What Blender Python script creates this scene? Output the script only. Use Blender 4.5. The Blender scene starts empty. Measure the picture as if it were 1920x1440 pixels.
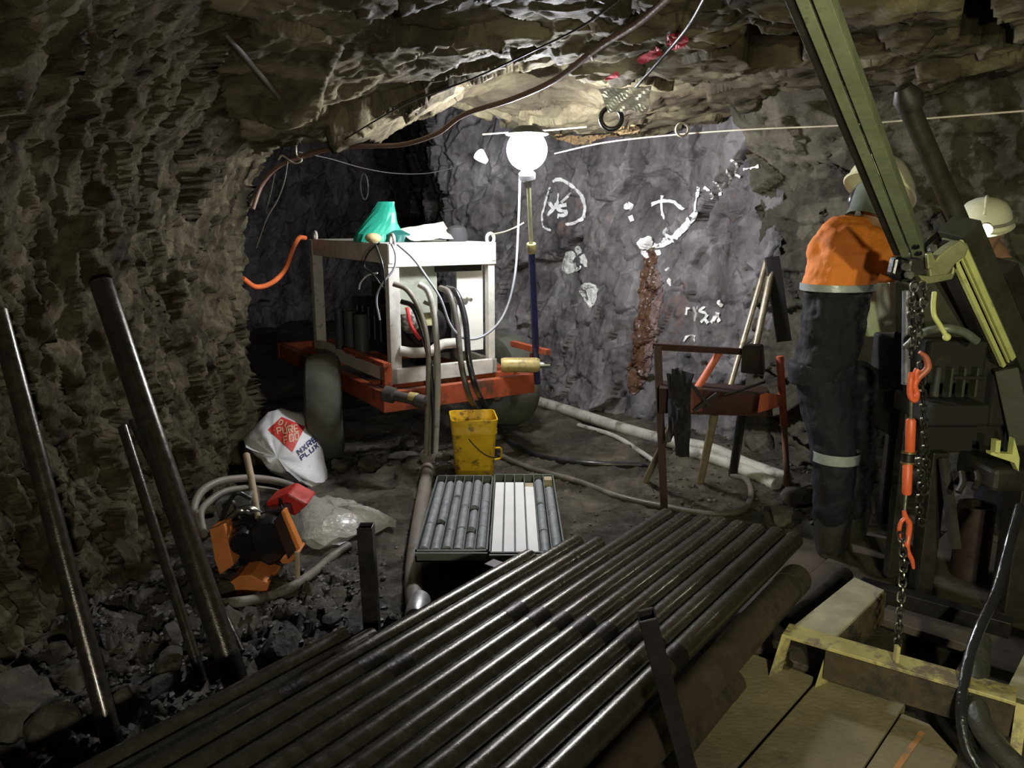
import bpy, bmesh, math, random
import numpy as np
from mathutils import Vector, Matrix
from mathutils.bvhtree import BVHTree

# ------------------------------------------------------------------ camera, world, lights, exposure
SC = bpy.context.scene
COL = SC.collection
FOC, PITCH, EYE = 1450.0, math.radians(11.9), 1.6
cd = bpy.data.cameras.new('camera'); cam = bpy.data.objects.new('camera', cd); COL.objects.link(cam)
cd.sensor_fit = 'HORIZONTAL'; cd.sensor_width = 36.0; cd.lens = 36.0 * FOC / 1920.0
cd.clip_start = 0.05; cd.clip_end = 60
cam.location = (0, 0, EYE); cam.rotation_euler = (math.pi / 2 - PITCH, 0, 0)
SC.camera = cam
SC.view_settings.view_transform = 'Standard'; SC.view_settings.look = 'None'
SC.view_settings.gamma = 1.0; SC.view_settings.use_curve_mapping = False
SC.view_settings.exposure = 0.35
W = bpy.data.worlds.new('World'); SC.world = W; W.use_nodes = True
W.node_tree.nodes['Background'].inputs[0].default_value = (0.9, 0.85, 0.8, 1)
W.node_tree.nodes['Background'].inputs[1].default_value = 0.008

def lamp(name, kind, loc, target, power, color, size=0.1, spot=None, blend=0.5):
    d = bpy.data.lights.new(name, kind); d.energy = power; d.color = color
    if kind == 'AREA': d.shape = 'DISK'; d.size = size
    else: d.shadow_soft_size = size
    if spot: d.spot_size = math.radians(spot); d.spot_blend = blend
    o = bpy.data.objects.new(name, d); COL.objects.link(o); o.location = loc
    o.rotation_euler = (Vector(target) - Vector(loc)).to_track_quat('-Z', 'Y').to_euler()
    return o
# the drill crew's work light behind the photographer (warm) and one aimed at the rig
lamp('work_light_behind', 'SPOT', (0.38, -0.7, 1.48), (0.15, 3.4, 1.45), 112, (1.0, 0.91, 0.75), 0.05, 120, 0.7)
lamp('rig_work_light', 'SPOT', (0.58, -0.7, 1.95), (1.75, 3.0, 1.2), 155, (0.97, 0.98, 0.55), 0.04, 62, 0.5)

# ------------------------------------------------------------------ pixel helpers: turn a measured point into a place
def ray(px, py):
    u = (px - 960) / FOC; v = (720 - py) / FOC
    return Vector((u, math.cos(PITCH) + v * math.sin(PITCH), v * math.cos(PITCH) - math.sin(PITCH)))
def G(px, py, z=0.0):
    r = ray(px, py); return Vector((0, 0, EYE)) + r * ((z - EYE) / r.z)
def P(px, py, Y):
    r = ray(px, py); return Vector((0, 0, EYE)) + r * (Y / r.y)

# ------------------------------------------------------------------ noise (numpy)
def _h(ix, iy, iz, s):
    n = (ix.astype(np.int64) * 374761393 + iy.astype(np.int64) * 668265263 + iz.astype(np.int64) * 1274126177 + s * 974634777) & 0xFFFFFFFF
    n = ((n ^ (n >> 13)) * 1274126177) & 0xFFFFFFFF
    n = ((n ^ (n >> 16)) * 2246822519) & 0xFFFFFFFF
    n = n ^ (n >> 15)
    return (n & 0xFFFFFF) / float(0xFFFFFF)
def vnoise(p, s=0):
    i = np.floor(p); f = p - i; f = f * f * (3 - 2 * f); r = 0
    for a in (0, 1):
        for b in (0, 1):
            for c in (0, 1):
                w = (f[:, 0] if a else 1 - f[:, 0]) * (f[:, 1] if b else 1 - f[:, 1]) * (f[:, 2] if c else 1 - f[:, 2])
                r = r + w * _h(i[:, 0] + a, i[:, 1] + b, i[:, 2] + c, s)
    return r * 2 - 1
def fbm(p, s=0, o=4):
    r = 0; a = 1.0; q = p
    for k in range(o):
        r = r + a * vnoise(q, s + k * 7); q = q * 2.03 + 3.1; a *= 0.5
    return r
def facets(p, size, s, tilt=0.7, step=0.6, R=None):
    """broken-rock relief: every cell is its own tilted flat face"""
    q = p / np.array(size) if R is None else (p @ R) / np.array(size)
    q = q + 0.12 * np.stack([vnoise(q * 2.3, s + 91), vnoise(q * 2.3, s + 92), vnoise(q * 2.3, s + 93)], 1)
    i = np.floor(q); best = np.full(len(q), 1e9); h = np.zeros(len(q))
    for a in (-1, 0, 1):
        for b in (-1, 0, 1):
            for c in (-1, 0, 1):
                cx, cy, cz = i[:, 0] + a, i[:, 1] + b, i[:, 2] + c
                dx = q[:, 0] - (cx + _h(cx, cy, cz, s)); dy = q[:, 1] - (cy + _h(cx, cy, cz, s + 1)); dz = q[:, 2] - (cz + _h(cx, cy, cz, s + 2))
                d = dx * dx + dy * dy + dz * dz
                hh = (_h(cx, cy, cz, s + 3) - 0.5) * step * 2 + tilt * (dx * (_h(cx, cy, cz, s + 4) - .5) + dy * (_h(cx, cy, cz, s + 5) - .5) + dz * (_h(cx, cy, cz, s + 6) - .5)) * 2
                m = d < best; best = np.where(m, d, best); h = np.where(m, hh, h)
    return h

# ------------------------------------------------------------------ materials
MATS = {}
def M(name, col, rough=0.6, metal=0.0, var=0.25, scale=9.0, bump=0.15, bscale=40.0, dirt=None, dirt_amt=0.0, dscale=5.0, emit=0.0, alpha=1.0, trans=0.0, rvar=0.15, sheen=0.0, coat=0.0):
    if name in MATS: return MATS[name]
    m = bpy.data.materials.new(name); m.use_nodes = True; nt = m.node_tree; N = nt.nodes; L = nt.links
    b = N['Principled BSDF']
    tc = N.new('ShaderNodeTexCoord'); no = N.new('ShaderNodeTexNoise'); no.inputs['Scale'].default_value = scale; no.inputs['Detail'].default_value = 8; no.inputs['Roughness'].default_value = 0.65
    L.new(tc.outputs['Object'], no.inputs['Vector'])
    cr = N.new('ShaderNodeValToRGB'); L.new(no.outputs['Fac'], cr.inputs['Fac'])
    c = np.array(col[:3])
    cr.color_ramp.elements[0].position = 0.3; cr.color_ramp.elements[1].position = 0.7
    cr.color_ramp.elements[0].color = (*np.clip(c * (1 - var), 0, 1), 1); cr.color_ramp.elements[1].color = (*np.clip(c * (1 + var), 0, 1), 1)
    out = cr.outputs['Color']
    if dirt is not None:
        n2 = N.new('ShaderNodeTexNoise'); n2.inputs['Scale'].default_value = dscale; n2.inputs['Detail'].default_value = 10; n2.inputs['Roughness'].default_value = 0.7
        L.new(tc.outputs['Object'], n2.inputs['Vector'])
        r2 = N.new('ShaderNodeValToRGB'); L.new(n2.outputs['Fac'], r2.inputs['Fac'])
        p0 = 0.72 - 0.5 * dirt_amt; r2.color_ramp.elements[0].position = p0; r2.color_ramp.elements[1].position = p0 + 0.10
        mx = N.new('ShaderNodeMix'); mx.data_type = 'RGBA'; L.new(r2.outputs['Color'], mx.inputs['Factor']); L.new(out, mx.inputs['A']); mx.inputs['B'].default_value = (*dirt, 1)
        out = mx.outputs['Result']
    L.new(out, b.inputs['Base Color'])
    b.inputs['Metallic'].default_value = metal
    mr = N.new('ShaderNodeMapRange'); L.new(no.outputs['Fac'], mr.inputs['Value']); mr.inputs['From Min'].default_value = .3; mr.inputs['From Max'].default_value = .7
    mr.inputs['To Min'].default_value = max(rough - rvar, 0.04); mr.inputs['To Max'].default_value = min(rough + rvar, 1); L.new(mr.outputs['Result'], b.inputs['Roughness'])
    if bump:
        n3 = N.new('ShaderNodeTexNoise'); n3.inputs['Scale'].default_value = bscale; n3.inputs['Detail'].default_value = 6; L.new(tc.outputs['Object'], n3.inputs['Vector'])
        bp = N.new('ShaderNodeBump'); bp.inputs['Strength'].default_value = bump; bp.inputs['Distance'].default_value = 0.01; L.new(n3.outputs['Fac'], bp.inputs['Height']); L.new(bp.outputs['Normal'], b.inputs['Normal'])
    if emit: b.inputs['Emission Color'].default_value = (*col[:3], 1); b.inputs['Emission Strength'].default_value = emit
    if alpha < 1: b.inputs['Alpha'].default_value = alpha
    if trans: b.inputs['Transmission Weight'].default_value = trans
    if coat: b.inputs['Coat Weight'].default_value = coat; b.inputs['Coat Roughness'].default_value = 0.15
    MATS[name] = m; return m

def rock_mat(name, stops, rough=(0.35, 0.75), scale=2.2, stretch=(1, 1, 1), rot=(0, 0, 0), vein=None, bump=0.6, spec=0.5, patches=None):
    m = bpy.data.materials.new(name); m.use_nodes = True; nt = m.node_tree; N = nt.nodes; L = nt.links; b = N['Principled BSDF']
    tc = N.new('ShaderNodeTexCoord'); mp = N.new('ShaderNodeMapping'); mp.inputs['Scale'].default_value = stretch; mp.inputs['Rotation'].default_value = rot; L.new(tc.outputs['Object'], mp.inputs['Vector'])
    n1 = N.new('ShaderNodeTexNoise'); n1.inputs['Scale'].default_value = scale; n1.inputs['Detail'].default_value = 12; n1.inputs['Roughness'].default_value = 0.68; n1.inputs['Distortion'].default_value = 0.6; L.new(mp.outputs['Vector'], n1.inputs['Vector'])
    cr = N.new('ShaderNodeValToRGB'); L.new(n1.outputs['Fac'], cr.inputs['Fac']); e = cr.color_ramp.elements
    e[0].position = stops[0][0]; e[0].color = (*stops[0][1], 1); e[1].position = stops[-1][0]; e[1].color = (*stops[-1][1], 1)
    for p, c in stops[1:-1]: k = e.new(p); k.color = (*c, 1)
    out = cr.outputs['Color']
    # mottled patches, cell by cell
    vo = N.new('ShaderNodeTexVoronoi'); vo.inputs['Scale'].default_value = scale * 3.5; L.new(mp.outputs['Vector'], vo.inputs['Vector'])
    sx = N.new('ShaderNodeSeparateColor'); L.new(vo.outputs['Color'], sx.inputs['Color'])
    mr = N.new('ShaderNodeMapRange'); mr.inputs['To Min'].default_value = 0.68; mr.inputs['To Max'].default_value = 1.25; L.new(sx.outputs[0], mr.inputs['Value'])
    hm = N.new('ShaderNodeMix'); hm.data_type = 'RGBA'; hm.blend_type = 'MULTIPLY'; hm.inputs['Factor'].default_value = 1; L.new(out, hm.inputs['A']); L.new(mr.outputs['Result'], hm.inputs['B']); out = hm.outputs['Result']
    n2 = N.new('ShaderNodeTexNoise'); n2.inputs['Scale'].default_value = 38; n2.inputs['Detail'].default_value = 10; n2.inputs['Roughness'].default_value = 0.75; L.new(mp.outputs['Vector'], n2.inputs['Vector'])
    if vein:
        r2 = N.new('ShaderNodeValToRGB'); n4 = N.new('ShaderNodeTexNoise'); n4.inputs['Scale'].default_value = vein[1]; n4.inputs['Detail'].default_value = 9; n4.inputs['Roughness'].default_value = .7; n4.inputs['Distortion'].default_value = 1.2; L.new(mp.outputs['Vector'], n4.inputs['Vector'])
        L.new(n4.outputs['Fac'], r2.inputs['Fac']); r2.color_ramp.elements[0].position = vein[2]; r2.color_ramp.elements[1].position = vein[2] + 0.09
        mx = N.new('ShaderNodeMix'); mx.data_type = 'RGBA'; L.new(r2.outputs['Color'], mx.inputs['Factor']); L.new(out, mx.inputs['A']); mx.inputs['B'].default_value = (*vein[0], 1); out = mx.outputs['Result']
    L.new(out, b.inputs['Base Color'])
    rr = N.new('ShaderNodeMapRange'); L.new(n1.outputs['Fac'], rr.inputs['Value']); rr.inputs['From Min'].default_value = .35; rr.inputs['From Max'].default_value = .65; rr.inputs['To Min'].default_value = rough[0]; rr.inputs['To Max'].default_value = rough[1]; L.new(rr.outputs['Result'], b.inputs['Roughness'])
    b.inputs['Specular IOR Level'].default_value = spec
    ad = N.new('ShaderNodeMath'); ad.operation = 'ADD'; L.new(n2.outputs['Fac'], ad.inputs[0]); L.new(vo.outputs['Distance'], ad.inputs[1])
    bp = N.new('ShaderNodeBump'); bp.inputs['Strength'].default_value = bump; bp.inputs['Distance'].default_value = 0.02; L.new(ad.outputs[0], bp.inputs['Height']); L.new(bp.outputs['Normal'], b.inputs['Normal'])
    return m

# ------------------------------------------------------------------ mesh helpers
def tag(o, label=None, cat=None, group=None, kind=None):
    if label: o['label'] = label
    if cat: o['category'] = cat
    if group: o['group'] = group
    if kind: o['kind'] = kind
    return o
def thing(name, label, cat, loc, group=None, rotz=0.0):
    o = bpy.data.objects.new(name, None); COL.objects.link(o); o.empty_display_size = 0.05
    o.location = loc; o.rotation_euler = (0, 0, rotz); return tag(o, label, cat, group)
def copy_tree(o, parent=None):
    c = o.copy(); COL.objects.link(c); c.parent = parent
    for ch in o.children: copy_tree(ch, c)
    return c
def crv(pts, n=8):
    """smooth Catmull-Rom through points"""
    p = [Vector(q) for q in pts]; p = [p[0] * 2 - p[1]] + p + [p[-1] * 2 - p[-2]]; out = []
    for i in range(1, len(p) - 2):
        for k in range(n):
            t = k / n; a, b, c, d = p[i - 1], p[i], p[i + 1], p[i + 2]
            out.append(0.5 * ((2 * b) + (c - a) * t + (2 * a - 5 * b + 4 * c - d) * t * t + (3 * b - a - 3 * c + d) * t ** 3))
    out.append(p[-2]); return out
class MB:
    def __init__(s): s.v = []; s.f = []
    def add(s, vs, fs):
        o = len(s.v); s.v += [Vector(q) for q in vs]; s.f += [tuple(i + o for i in f) for f in fs]; return s
    def box(s, c, size, R=None):
        c = Vector(c); x, y, z = (k / 2 for k in size); R = R or Matrix.Identity(3)
        vs = [c + R @ Vector((i * x, j * y, k * z)) for i in (-1, 1) for j in (-1, 1) for k in (-1, 1)]
        return s.add(vs, [(0, 1, 3, 2), (4, 6, 7, 5), (0, 4, 5, 1), (2, 3, 7, 6), (0, 2, 6, 4), (1, 5, 7, 3)])
    def bar(s, a, b, w, h, up=(0, 0, 1)):
        """rectangular bar a->b, w across, h along up"""
        a = Vector(a); b = Vector(b); d = (b - a); L = d.length; d.normalize(); u = Vector(up); x = d.cross(u)
        if x.length < 1e-3: x = d.cross(Vector((1, 0, 0)))
        x.normalize(); u = x.cross(d)
        R = Matrix((x, d, u)).transposed(); return s.box((a + b) / 2, (w, L, h), R)
    def hbar(s, a, b, w, t=0.004, up=(0, 0, 1)):
        """hollow square tube with open ends"""
        a = Vector(a); b = Vector(b); d = (b - a).normalized(); u = Vector(up); x = d.cross(u)
        if x.length < 1e-3: x = d.cross(Vector((1, 0, 0)))
        x.normalize(); u = x.cross(d); vs = []
        for p in (a, b):
            for r in (w / 2, w / 2 - t):
                for i, j in ((-1, -1), (1, -1), (1, 1), (-1, 1)): vs.append(p + x * i * r + u * j * r)
        fs = []
        for k in range(4):
            n = (k + 1) % 4; fs += [(k, n, n + 8, k + 8), (k + 4, k + 12, n + 12, n + 4), (k, k + 4, n + 4, n), (k + 8, n + 8, n + 12, k + 12)]
        return s.add(vs, fs)
    def tube(s, pts, r, n=10, caps=True, ry=None, closed=False):
        pts = [Vector(p) for p in pts]; m = len(pts); rs = r if isinstance(r, (list, tuple)) else [r] * m
        if len(rs) != m: rs = list(np.interp(np.linspace(0, 1, m), np.linspace(0, 1, len(rs)), rs))
        vs = []; t0 = None; x = None
        for i in range(m):
            a = pts[max(i - 1, 0)]; b = pts[min(i + 1, m - 1)]
            if closed: a = pts[i - 1]; b = pts[(i + 1) % m]
            t = (b - a).normalized()
            if x is None: x = t.orthogonal().normalized()
            else: x = (x - t * x.dot(t)).normalized()
            y = t.cross(x)
            for k in range(n):
                an = 2 * math.pi * k / n; vs.append(pts[i] + x * math.cos(an) * rs[i] + y * math.sin(an) * (rs[i] if ry is None else ry * rs[i]))
        fs = []
        for i in range(m if closed else m - 1):
            j = (i + 1) % m
            for k in range(n): fs.append((i * n + k, i * n + (k + 1) % n, j * n + (k + 1) % n, j * n + k))
        if caps and not closed: fs += [tuple(range(n))[::-1], tuple((m - 1) * n + k for k in range(n))]
        return s.add(vs, fs)
    def pipe(s, a, b, ro, ri, n=20):
        a = Vector(a); b = Vector(b); t = (b - a).normalized(); x = t.orthogonal().normalized(); y = t.cross(x); vs = []
        for p, r in ((a, ri), (a, ro), (b, ro), (b, ri)):
            for k in range(n): an = 2 * math.pi * k / n; vs.append(p + (x * math.cos(an) + y * math.sin(an)) * r)
        fs = []
        for i in range(4):
            j = (i + 1) % 4
            for k in range(n): fs.append((i * n + k, i * n + (k + 1) % n, j * n + (k + 1) % n, j * n + k))
        return s.add(vs, fs)
    def loft(s, rings, caps=True):
        n = len(rings[0]); vs = [q for r in rings for q in r]; fs = []
        for i in range(len(rings) - 1):
            for k in range(n): fs.append((i * n + k, i * n + (k + 1) % n, (i + 1) * n + (k + 1) % n, (i + 1) * n + k))
        if caps: fs += [tuple(range(n))[::-1], tuple((len(rings) - 1) * n + k for k in range(n))]
        return s.add(vs, fs)
    def lathe(s, prof, c, axis=(0, 0, 1), n=24):
        """prof = [(radius, height along axis)]"""
        c = Vector(c); t = Vector(axis).normalized(); x = t.orthogonal().normalized(); y = t.cross(x)
        return s.loft([[c + t * h + (x * math.cos(2 * math.pi * k / n) + y * math.sin(2 * math.pi * k / n)) * r for k in range(n)] for r, h in prof])
    def ball(s, c, r, n=12, R=None):
        c = Vector(c); r = (r, r, r) if not isinstance(r, (tuple, list)) else r; R = R or Matrix.Identity(3); vs = []; fs = []
        for i in range(n + 1):
            th = math.pi * i / n
            for k in range(2 * n):
                ph = math.pi * k / n; vs.append(c + R @ Vector((math.sin(th) * math.cos(ph) * r[0], math.sin(th) * math.sin(ph) * r[1], math.cos(th) * r[2])))
        for i in range(n):
            for k in range(2 * n): fs.append((i * 2 * n + k, (i + 1) * 2 * n + k, (i + 1) * 2 * n + (k + 1) % (2 * n), i * 2 * n + (k + 1) % (2 * n)))
        return s.add(vs, fs)
    def prism(s, poly, a, b):
        """poly = list of 3-D points; extruded by vector from a to b"""
        d = Vector(b) - Vector(a); n = len(poly); p = [Vector(q) for q in poly]
        return s.add(p + [q + d for q in p], [tuple(range(n))[::-1], tuple(range(n, 2 * n))] + [(k, (k + 1) % n, (k + 1) % n + n, k + n) for k in range(n)])
    def build(s, name, mat, parent=None, smooth=False, bevel=0.0, local=False, label=None, weld=False):
        me = bpy.data.meshes.new(name)
        off = Vector((0, 0, 0))
        if parent is not None and not local:
            off = wloc(parent)
        me.from_pydata([tuple(q - off) for q in s.v], [], s.f); me.update()
        bm = bmesh.new(); bm.from_mesh(me)
        if weld: bmesh.ops.remove_doubles(bm, verts=bm.verts, dist=1e-4)
        bmesh.ops.recalc_face_normals(bm, faces=bm.faces); bm.to_mesh(me); bm.free()
        me.materials.append(mat)
        return link(name, me, parent, smooth, bevel, label)
def wloc(o):
    l = Vector((0, 0, 0))
    while o is not None: l += o.location; o = o.parent
    return l
def link(name, me, parent=None, smooth=False, bevel=0.0, label=None):
    if smooth:
        me.polygons.foreach_set('use_smooth', [True] * len(me.polygons))
        sh = math.radians(40)
        bm = bmesh.new(); bm.from_mesh(me)
        for e in bm.edges:
            if len(e.link_faces) == 2 and e.calc_face_angle(0) > sh: e.smooth = False
        bm.to_mesh(me); bm.free()
    o = bpy.data.objects.new(name, me); COL.objects.link(o)
    if parent is not None: o.parent = parent
    if bevel:
        b = o.modifiers.new('bevel', 'BEVEL'); b.width = bevel; b.segments = 2; b.limit_method = 'ANGLE'; b.angle_limit = math.radians(40)
    if label: o['label'] = label
    return o
def blob(o, voxel=0.01, smooth=6, wr=0.0, wscale=0.1):
    """melt overlapping shapes into one continuous skin"""
    r = o.modifiers.new('remesh', 'REMESH'); r.mode = 'VOXEL'; r.voxel_size = voxel; r.use_smooth_shade = True
    if smooth: s = o.modifiers.new('smooth', 'SMOOTH'); s.iterations = smooth; s.factor = 0.5
    if wr:
        t = bpy.data.textures.new(o.name + '_folds', 'CLOUDS'); t.noise_scale = wscale; t.noise_depth = 3
        d = o.modifiers.new('folds', 'DISPLACE'); d.texture = t; d.strength = wr; d.texture_coords = 'LOCAL'
    return o
# ------------------------------------------------------------------ the cave: floor, ceiling, rock walls
def grid_mesh(name, V, nu, nv, mat, flip=False):
    idx = np.arange(nu * nv).reshape(nu, nv)
    f = np.stack([idx[:-1, :-1], idx[1:, :-1], idx[1:, 1:], idx[:-1, 1:]], -1).reshape(-1, 4)
    if flip: f = f[:, ::-1]
    me = bpy.data.meshes.new(name); me.vertices.add(len(V)); me.vertices.foreach_set('co', V.astype(np.float32).ravel())
    me.loops.add(f.size); me.loops.foreach_set('vertex_index', f.astype(np.int32).ravel())
    me.polygons.add(len(f)); me.polygons.foreach_set('loop_start', np.arange(0, f.size, 4, dtype=np.int32)); me.polygons.foreach_set('loop_total', np.full(len(f), 4, np.int32))
    me.update(calc_edges=True); me.validate(); me.materials.append(mat)
    o = bpy.data.objects.new(name, me); COL.objects.link(o); o['kind'] = 'structure'
    return o, BVHTree.FromPolygons(V.tolist(), f.tolist())
def floor_h(x, y):
    p = np.stack([x, y, np.zeros_like(x)], 1)
    h = 0.05 * vnoise(p * 0.9, 5) + 0.028 * fbm(p * 3.0, 11, 4) + 0.012 * facets(p, (0.12, 0.12, 1), 21, 0.7, 0.5)
    h += 0.010 * np.maximum(fbm(p * 16, 31, 3), -0.2) + 0.006 * facets(p, (0.05, 0.05, 1), 61, 0.9, 0.9)
    left = np.clip((-0.35 - x) / 0.6, 0, 1) * np.clip((3.9 - y) / 0.8, 0, 1)
    h += left * (0.05 * facets(p, (0.15, 0.15, 1), 41, 0.9, 0.9) + 0.022 * facets(p, (0.06, 0.06, 1), 45, 0.9, 1.0) + 0.03)
    right = np.clip((x - 0.45) / 0.25, 0, 1) * np.clip((3.6 - y) / 0.5, 0, 1)
    h = h * (1 - right) - 0.07 * right
    mid = np.exp(-((x + 0.1) ** 2 / 0.5 + (y - 2.6) ** 2 / 1.0)); h = h - 0.05 * mid
    # rubble banked under the trailer
    h += 0.06 * np.exp(-((x + 0.75) ** 2 / 0.12 + (y - 4.9) ** 2 / 0.05)) * (1 + facets(p, (0.1, 0.1, 1), 51, 0.8, 1.0))
    return h
def axis(a, b, fine):
    return fine
mud = rock_mat('wet_mud', [(0.3, (0.026, 0.021, 0.015)), (0.48, (0.075, 0.063, 0.046)), (0.62, (0.15, 0.13, 0.096)), (0.75, (0.23, 0.20, 0.145))], rough=(0.18, 0.62), scale=2.6, bump=1.0, spec=0.5)
leftm = rock_mat('brown_grey_rock', [(0.32, (0.030, 0.023, 0.014)), (0.48, (0.095, 0.078, 0.048)), (0.62, (0.19, 0.165, 0.10)), (0.78, (0.34, 0.31, 0.20))], rough=(0.5, 0.8), scale=2.4, stretch=(1.0, 3.0, 0.9), rot=(0.55, 0, 0), vein=((0.40, 0.37, 0.28), 3.5, 0.66), bump=1.0, spec=0.15)
backm = rock_mat('violet_grey_rock', [(0.28, (0.040, 0.034, 0.036)), (0.46, (0.125, 0.112, 0.116)), (0.62, (0.24, 0.225, 0.23)), (0.78, (0.40, 0.385, 0.38))], rough=(0.38, 0.7), scale=2.2, stretch=(1.3, 1.3, 0.8), rot=(0, 0.6, 0), vein=((0.19, 0.115, 0.10), 2.0, 0.60), bump=0.6, spec=0.5)
ceilm = rock_mat('olive_slab_rock', [(0.30, (0.035, 0.027, 0.020)), (0.47, (0.11, 0.092, 0.058)), (0.58, (0.23, 0.205, 0.125)), (0.72, (0.36, 0.34, 0.21))], rough=(0.5, 0.8), scale=1.3, stretch=(0.8, 1.5, 1), rot=(0, 0, 0.7), vein=((0.27, 0.23, 0.22), 1.7, 0.62), bump=0.6, spec=0.15)

xs = np.linspace(-4.8, 4.3, 500); ys = np.concatenate([np.linspace(-1.5, 1.2, 40)[:-1], np.linspace(1.2, 5.5, 330)[:-1], np.linspace(5.5, 13, 150)])
X, Y = np.meshgrid(xs, ys, indexing='ij'); x = X.ravel(); y = Y.ravel()
V = np.stack([x, y, floor_h(x, y)], 1)
floor, bvf = grid_mesh('floor', V, len(xs), len(ys), mud)

def rot(ax, an): return np.array(Matrix.Rotation(an, 3, ax))
def rock_relief(p, s, amp, R=None, an=(1, 1, 1)):
    an = np.array(an)
    h = amp[0] * facets(p, 0.75 * an, s, 0.9, 0.55, R) + amp[1] * facets(p, 0.27 * an, s + 10, 0.9, 0.55, R) + amp[2] * facets(p, 0.095 * an, s + 20, 0.9, 0.6, R)
    return h + amp[3] * fbm(p * 9.0, s + 30, 4) + amp[3] * 0.55 * facets(p, 0.038 * an, s + 40, 0.9, 0.8, R)

# ceiling
def ceil_base(x, y):
    z = np.interp(y, [-2, 2.3, 3.0, 3.8, 4.6, 5.4, 6.2, 7.2, 9], [2.62, 2.52, 2.44, 2.38, 2.33, 2.27, 2.25, 2.4, 2.6])
    z = z - 0.24 * np.clip((-x + 0.1) / 1.2, 0, 1) * np.clip((5.1 - y) / 0.3, 0, 1) * np.clip((y - 3.0) / 1.2, 0, 1)
    z = z + 0.20 * np.exp(-((x - 0.15) ** 2 / 0.5 + (y - 4.75) ** 2 / 0.25))
    # behind the lip on the left the recess opens higher
    z = z + 0.5 * np.clip((y - 5.2 + 0.1 * (x + 1.2)) / 0.9, 0, 1) * np.clip((0.35 - x) / 1.0, 0, 1)
    return z
xs = np.linspace(-4.8, 4.5, 560); ys = np.concatenate([np.linspace(-1.5, 1.6, 30)[:-1], np.linspace(1.6, 6.6, 380)[:-1], np.linspace(6.6, 13, 80)])
X, Y = np.meshgrid(xs, ys, indexing='ij'); x = X.ravel(); y = Y.ravel(); p = np.stack([x, y, 0 * x], 1)
Rc = rot('Z', math.radians(-38))
z = ceil_base(x, y) + rock_relief(p, 301, (0.14, 0.055, 0.014, 0.007), Rc, (1.5, 0.95, 1))
def pit(x, y, poly, depth):
    """a hollow where a block has fallen out: polygon in plan"""
    ins = np.zeros(len(x), bool); n = len(poly)
    for i in range(n):
        x1, y1 = poly[i]; x2, y2 = poly[(i + 1) % n]
        c = ((y1 > y) != (y2 > y)) & (x < (x2 - x1) * (y - y1) / (y2 - y1 + 1e-12) + x1); ins ^= c
    return np.where(ins, depth, 0)
def on_ceil(px, py):
    r = ray(px, py); q = None
    for Yq in np.linspace(1.5, 8, 400):
        q = P(px, py, Yq)
        if q.z >= float(ceil_base(np.array([q.x]), np.array([q.y]))[0]): break
    return (q.x, q.y)
z += pit(x, y, [on_ceil(*q) for q in ((1405, 28), (1510, 62), (1505, 88), (1415, 92), (1392, 65))], 0.30)
z += pit(x, y, [on_ceil(*q) for q in ((1815, -60), (1860, -60), (1875, 20), (1925, 75), (1870, 72), (1800, 60))], 0.45)
z += pit(x, y, [on_ceil(*q) for q in ((1460, 178), (1600, 185), (1560, 222), (1480, 215))], 0.12)
V = np.stack([x, y, z], 1)
ceiling, bvc = grid_mesh('ceiling', V, len(xs), len(ys), ceilm, True)

def wall(name, plan, zr, lean, s, mat, amp, R=None, an=(1, 1, 1), du=0.013, dv=0.013, flip=False):
    pl = np.array([tuple(q) for q in plan], float); seg = np.linalg.norm(np.diff(pl, axis=0), axis=1); L = np.concatenate([[0], np.cumsum(seg)])
    nu = int(L[-1] / du); u = np.linspace(0, L[-1], nu)
    bx = np.interp(u, L, pl[:, 0]); by = np.interp(u, L, pl[:, 1])
    k = np.ones(25) / 25; pad = 12
    bx = np.convolve(np.pad(bx, pad, 'edge'), k, 'valid'); by = np.convolve(np.pad(by, pad, 'edge'), k, 'valid')
    tx = np.gradient(bx); ty = np.gradient(by); l = np.hypot(tx, ty); tx /= l; ty /= l
    nx, ny = ty, -tx     # into the room when the plan runs with the room on its right
    nv = int((zr[1] - zr[0]) / dv); v = np.linspace(zr[0], zr[1], nv)
    le = np.interp(v, [q[0] for q in lean], [q[1] for q in lean])
    Xb = bx[:, None] + nx[:, None] * le[None]; Yb = by[:, None] + ny[:, None] * le[None]; Zb = np.broadcast_to(v[None], Xb.shape)
    p = np.stack([Xb.ravel(), Yb.ravel(), Zb.ravel()], 1)
    d = rock_relief(p, s, amp, R, an); N3 = np.stack([np.repeat(nx, nv), np.repeat(ny, nv), np.zeros(nu * nv)], 1)
    return grid_mesh(name, p + N3 * d[:, None], nu, nv, mat, flip)

Rl = rot('X', math.radians(24))
wall_left, bvl = wall('wall_left', [(-2.05, -1.4), (-1.98, 1.2), (-1.86, 2.4), (-1.84, 3.2), (-1.80, 4.2), (-1.75, 4.95), (-1.95, 5.25), (-2.7, 5.6), (-3.6, 6.3)], (-0.15, 2.75),
    [(-.15, 0.10), (0.2, 0.03), (0.9, 0.0), (1.5, 0.06), (1.9, 0.20), (2.2, 0.46), (2.5, 0.85), (2.75, 1.2)], 401, leftm, (0.10, 0.06, 0.032, 0.024), Rl, (1, 0.6, 1.7), du=0.012, dv=0.012)
Rb = rot('Y', math.radians(30))
bplan = [(-3.6, 6.2), (-4.3, 8.5), (-4.2, 11.0), (-3.4, 12.4), (-1.9, 12.3), (-1.2, 10.5), (-0.95, 8.8), (-0.68, 7.5), (-0.2, 7.35), (0.28, 7.1), (0.75, 6.5), (1.22, 6.0), (1.5, 5.6), (1.85, 5.25)]
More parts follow.
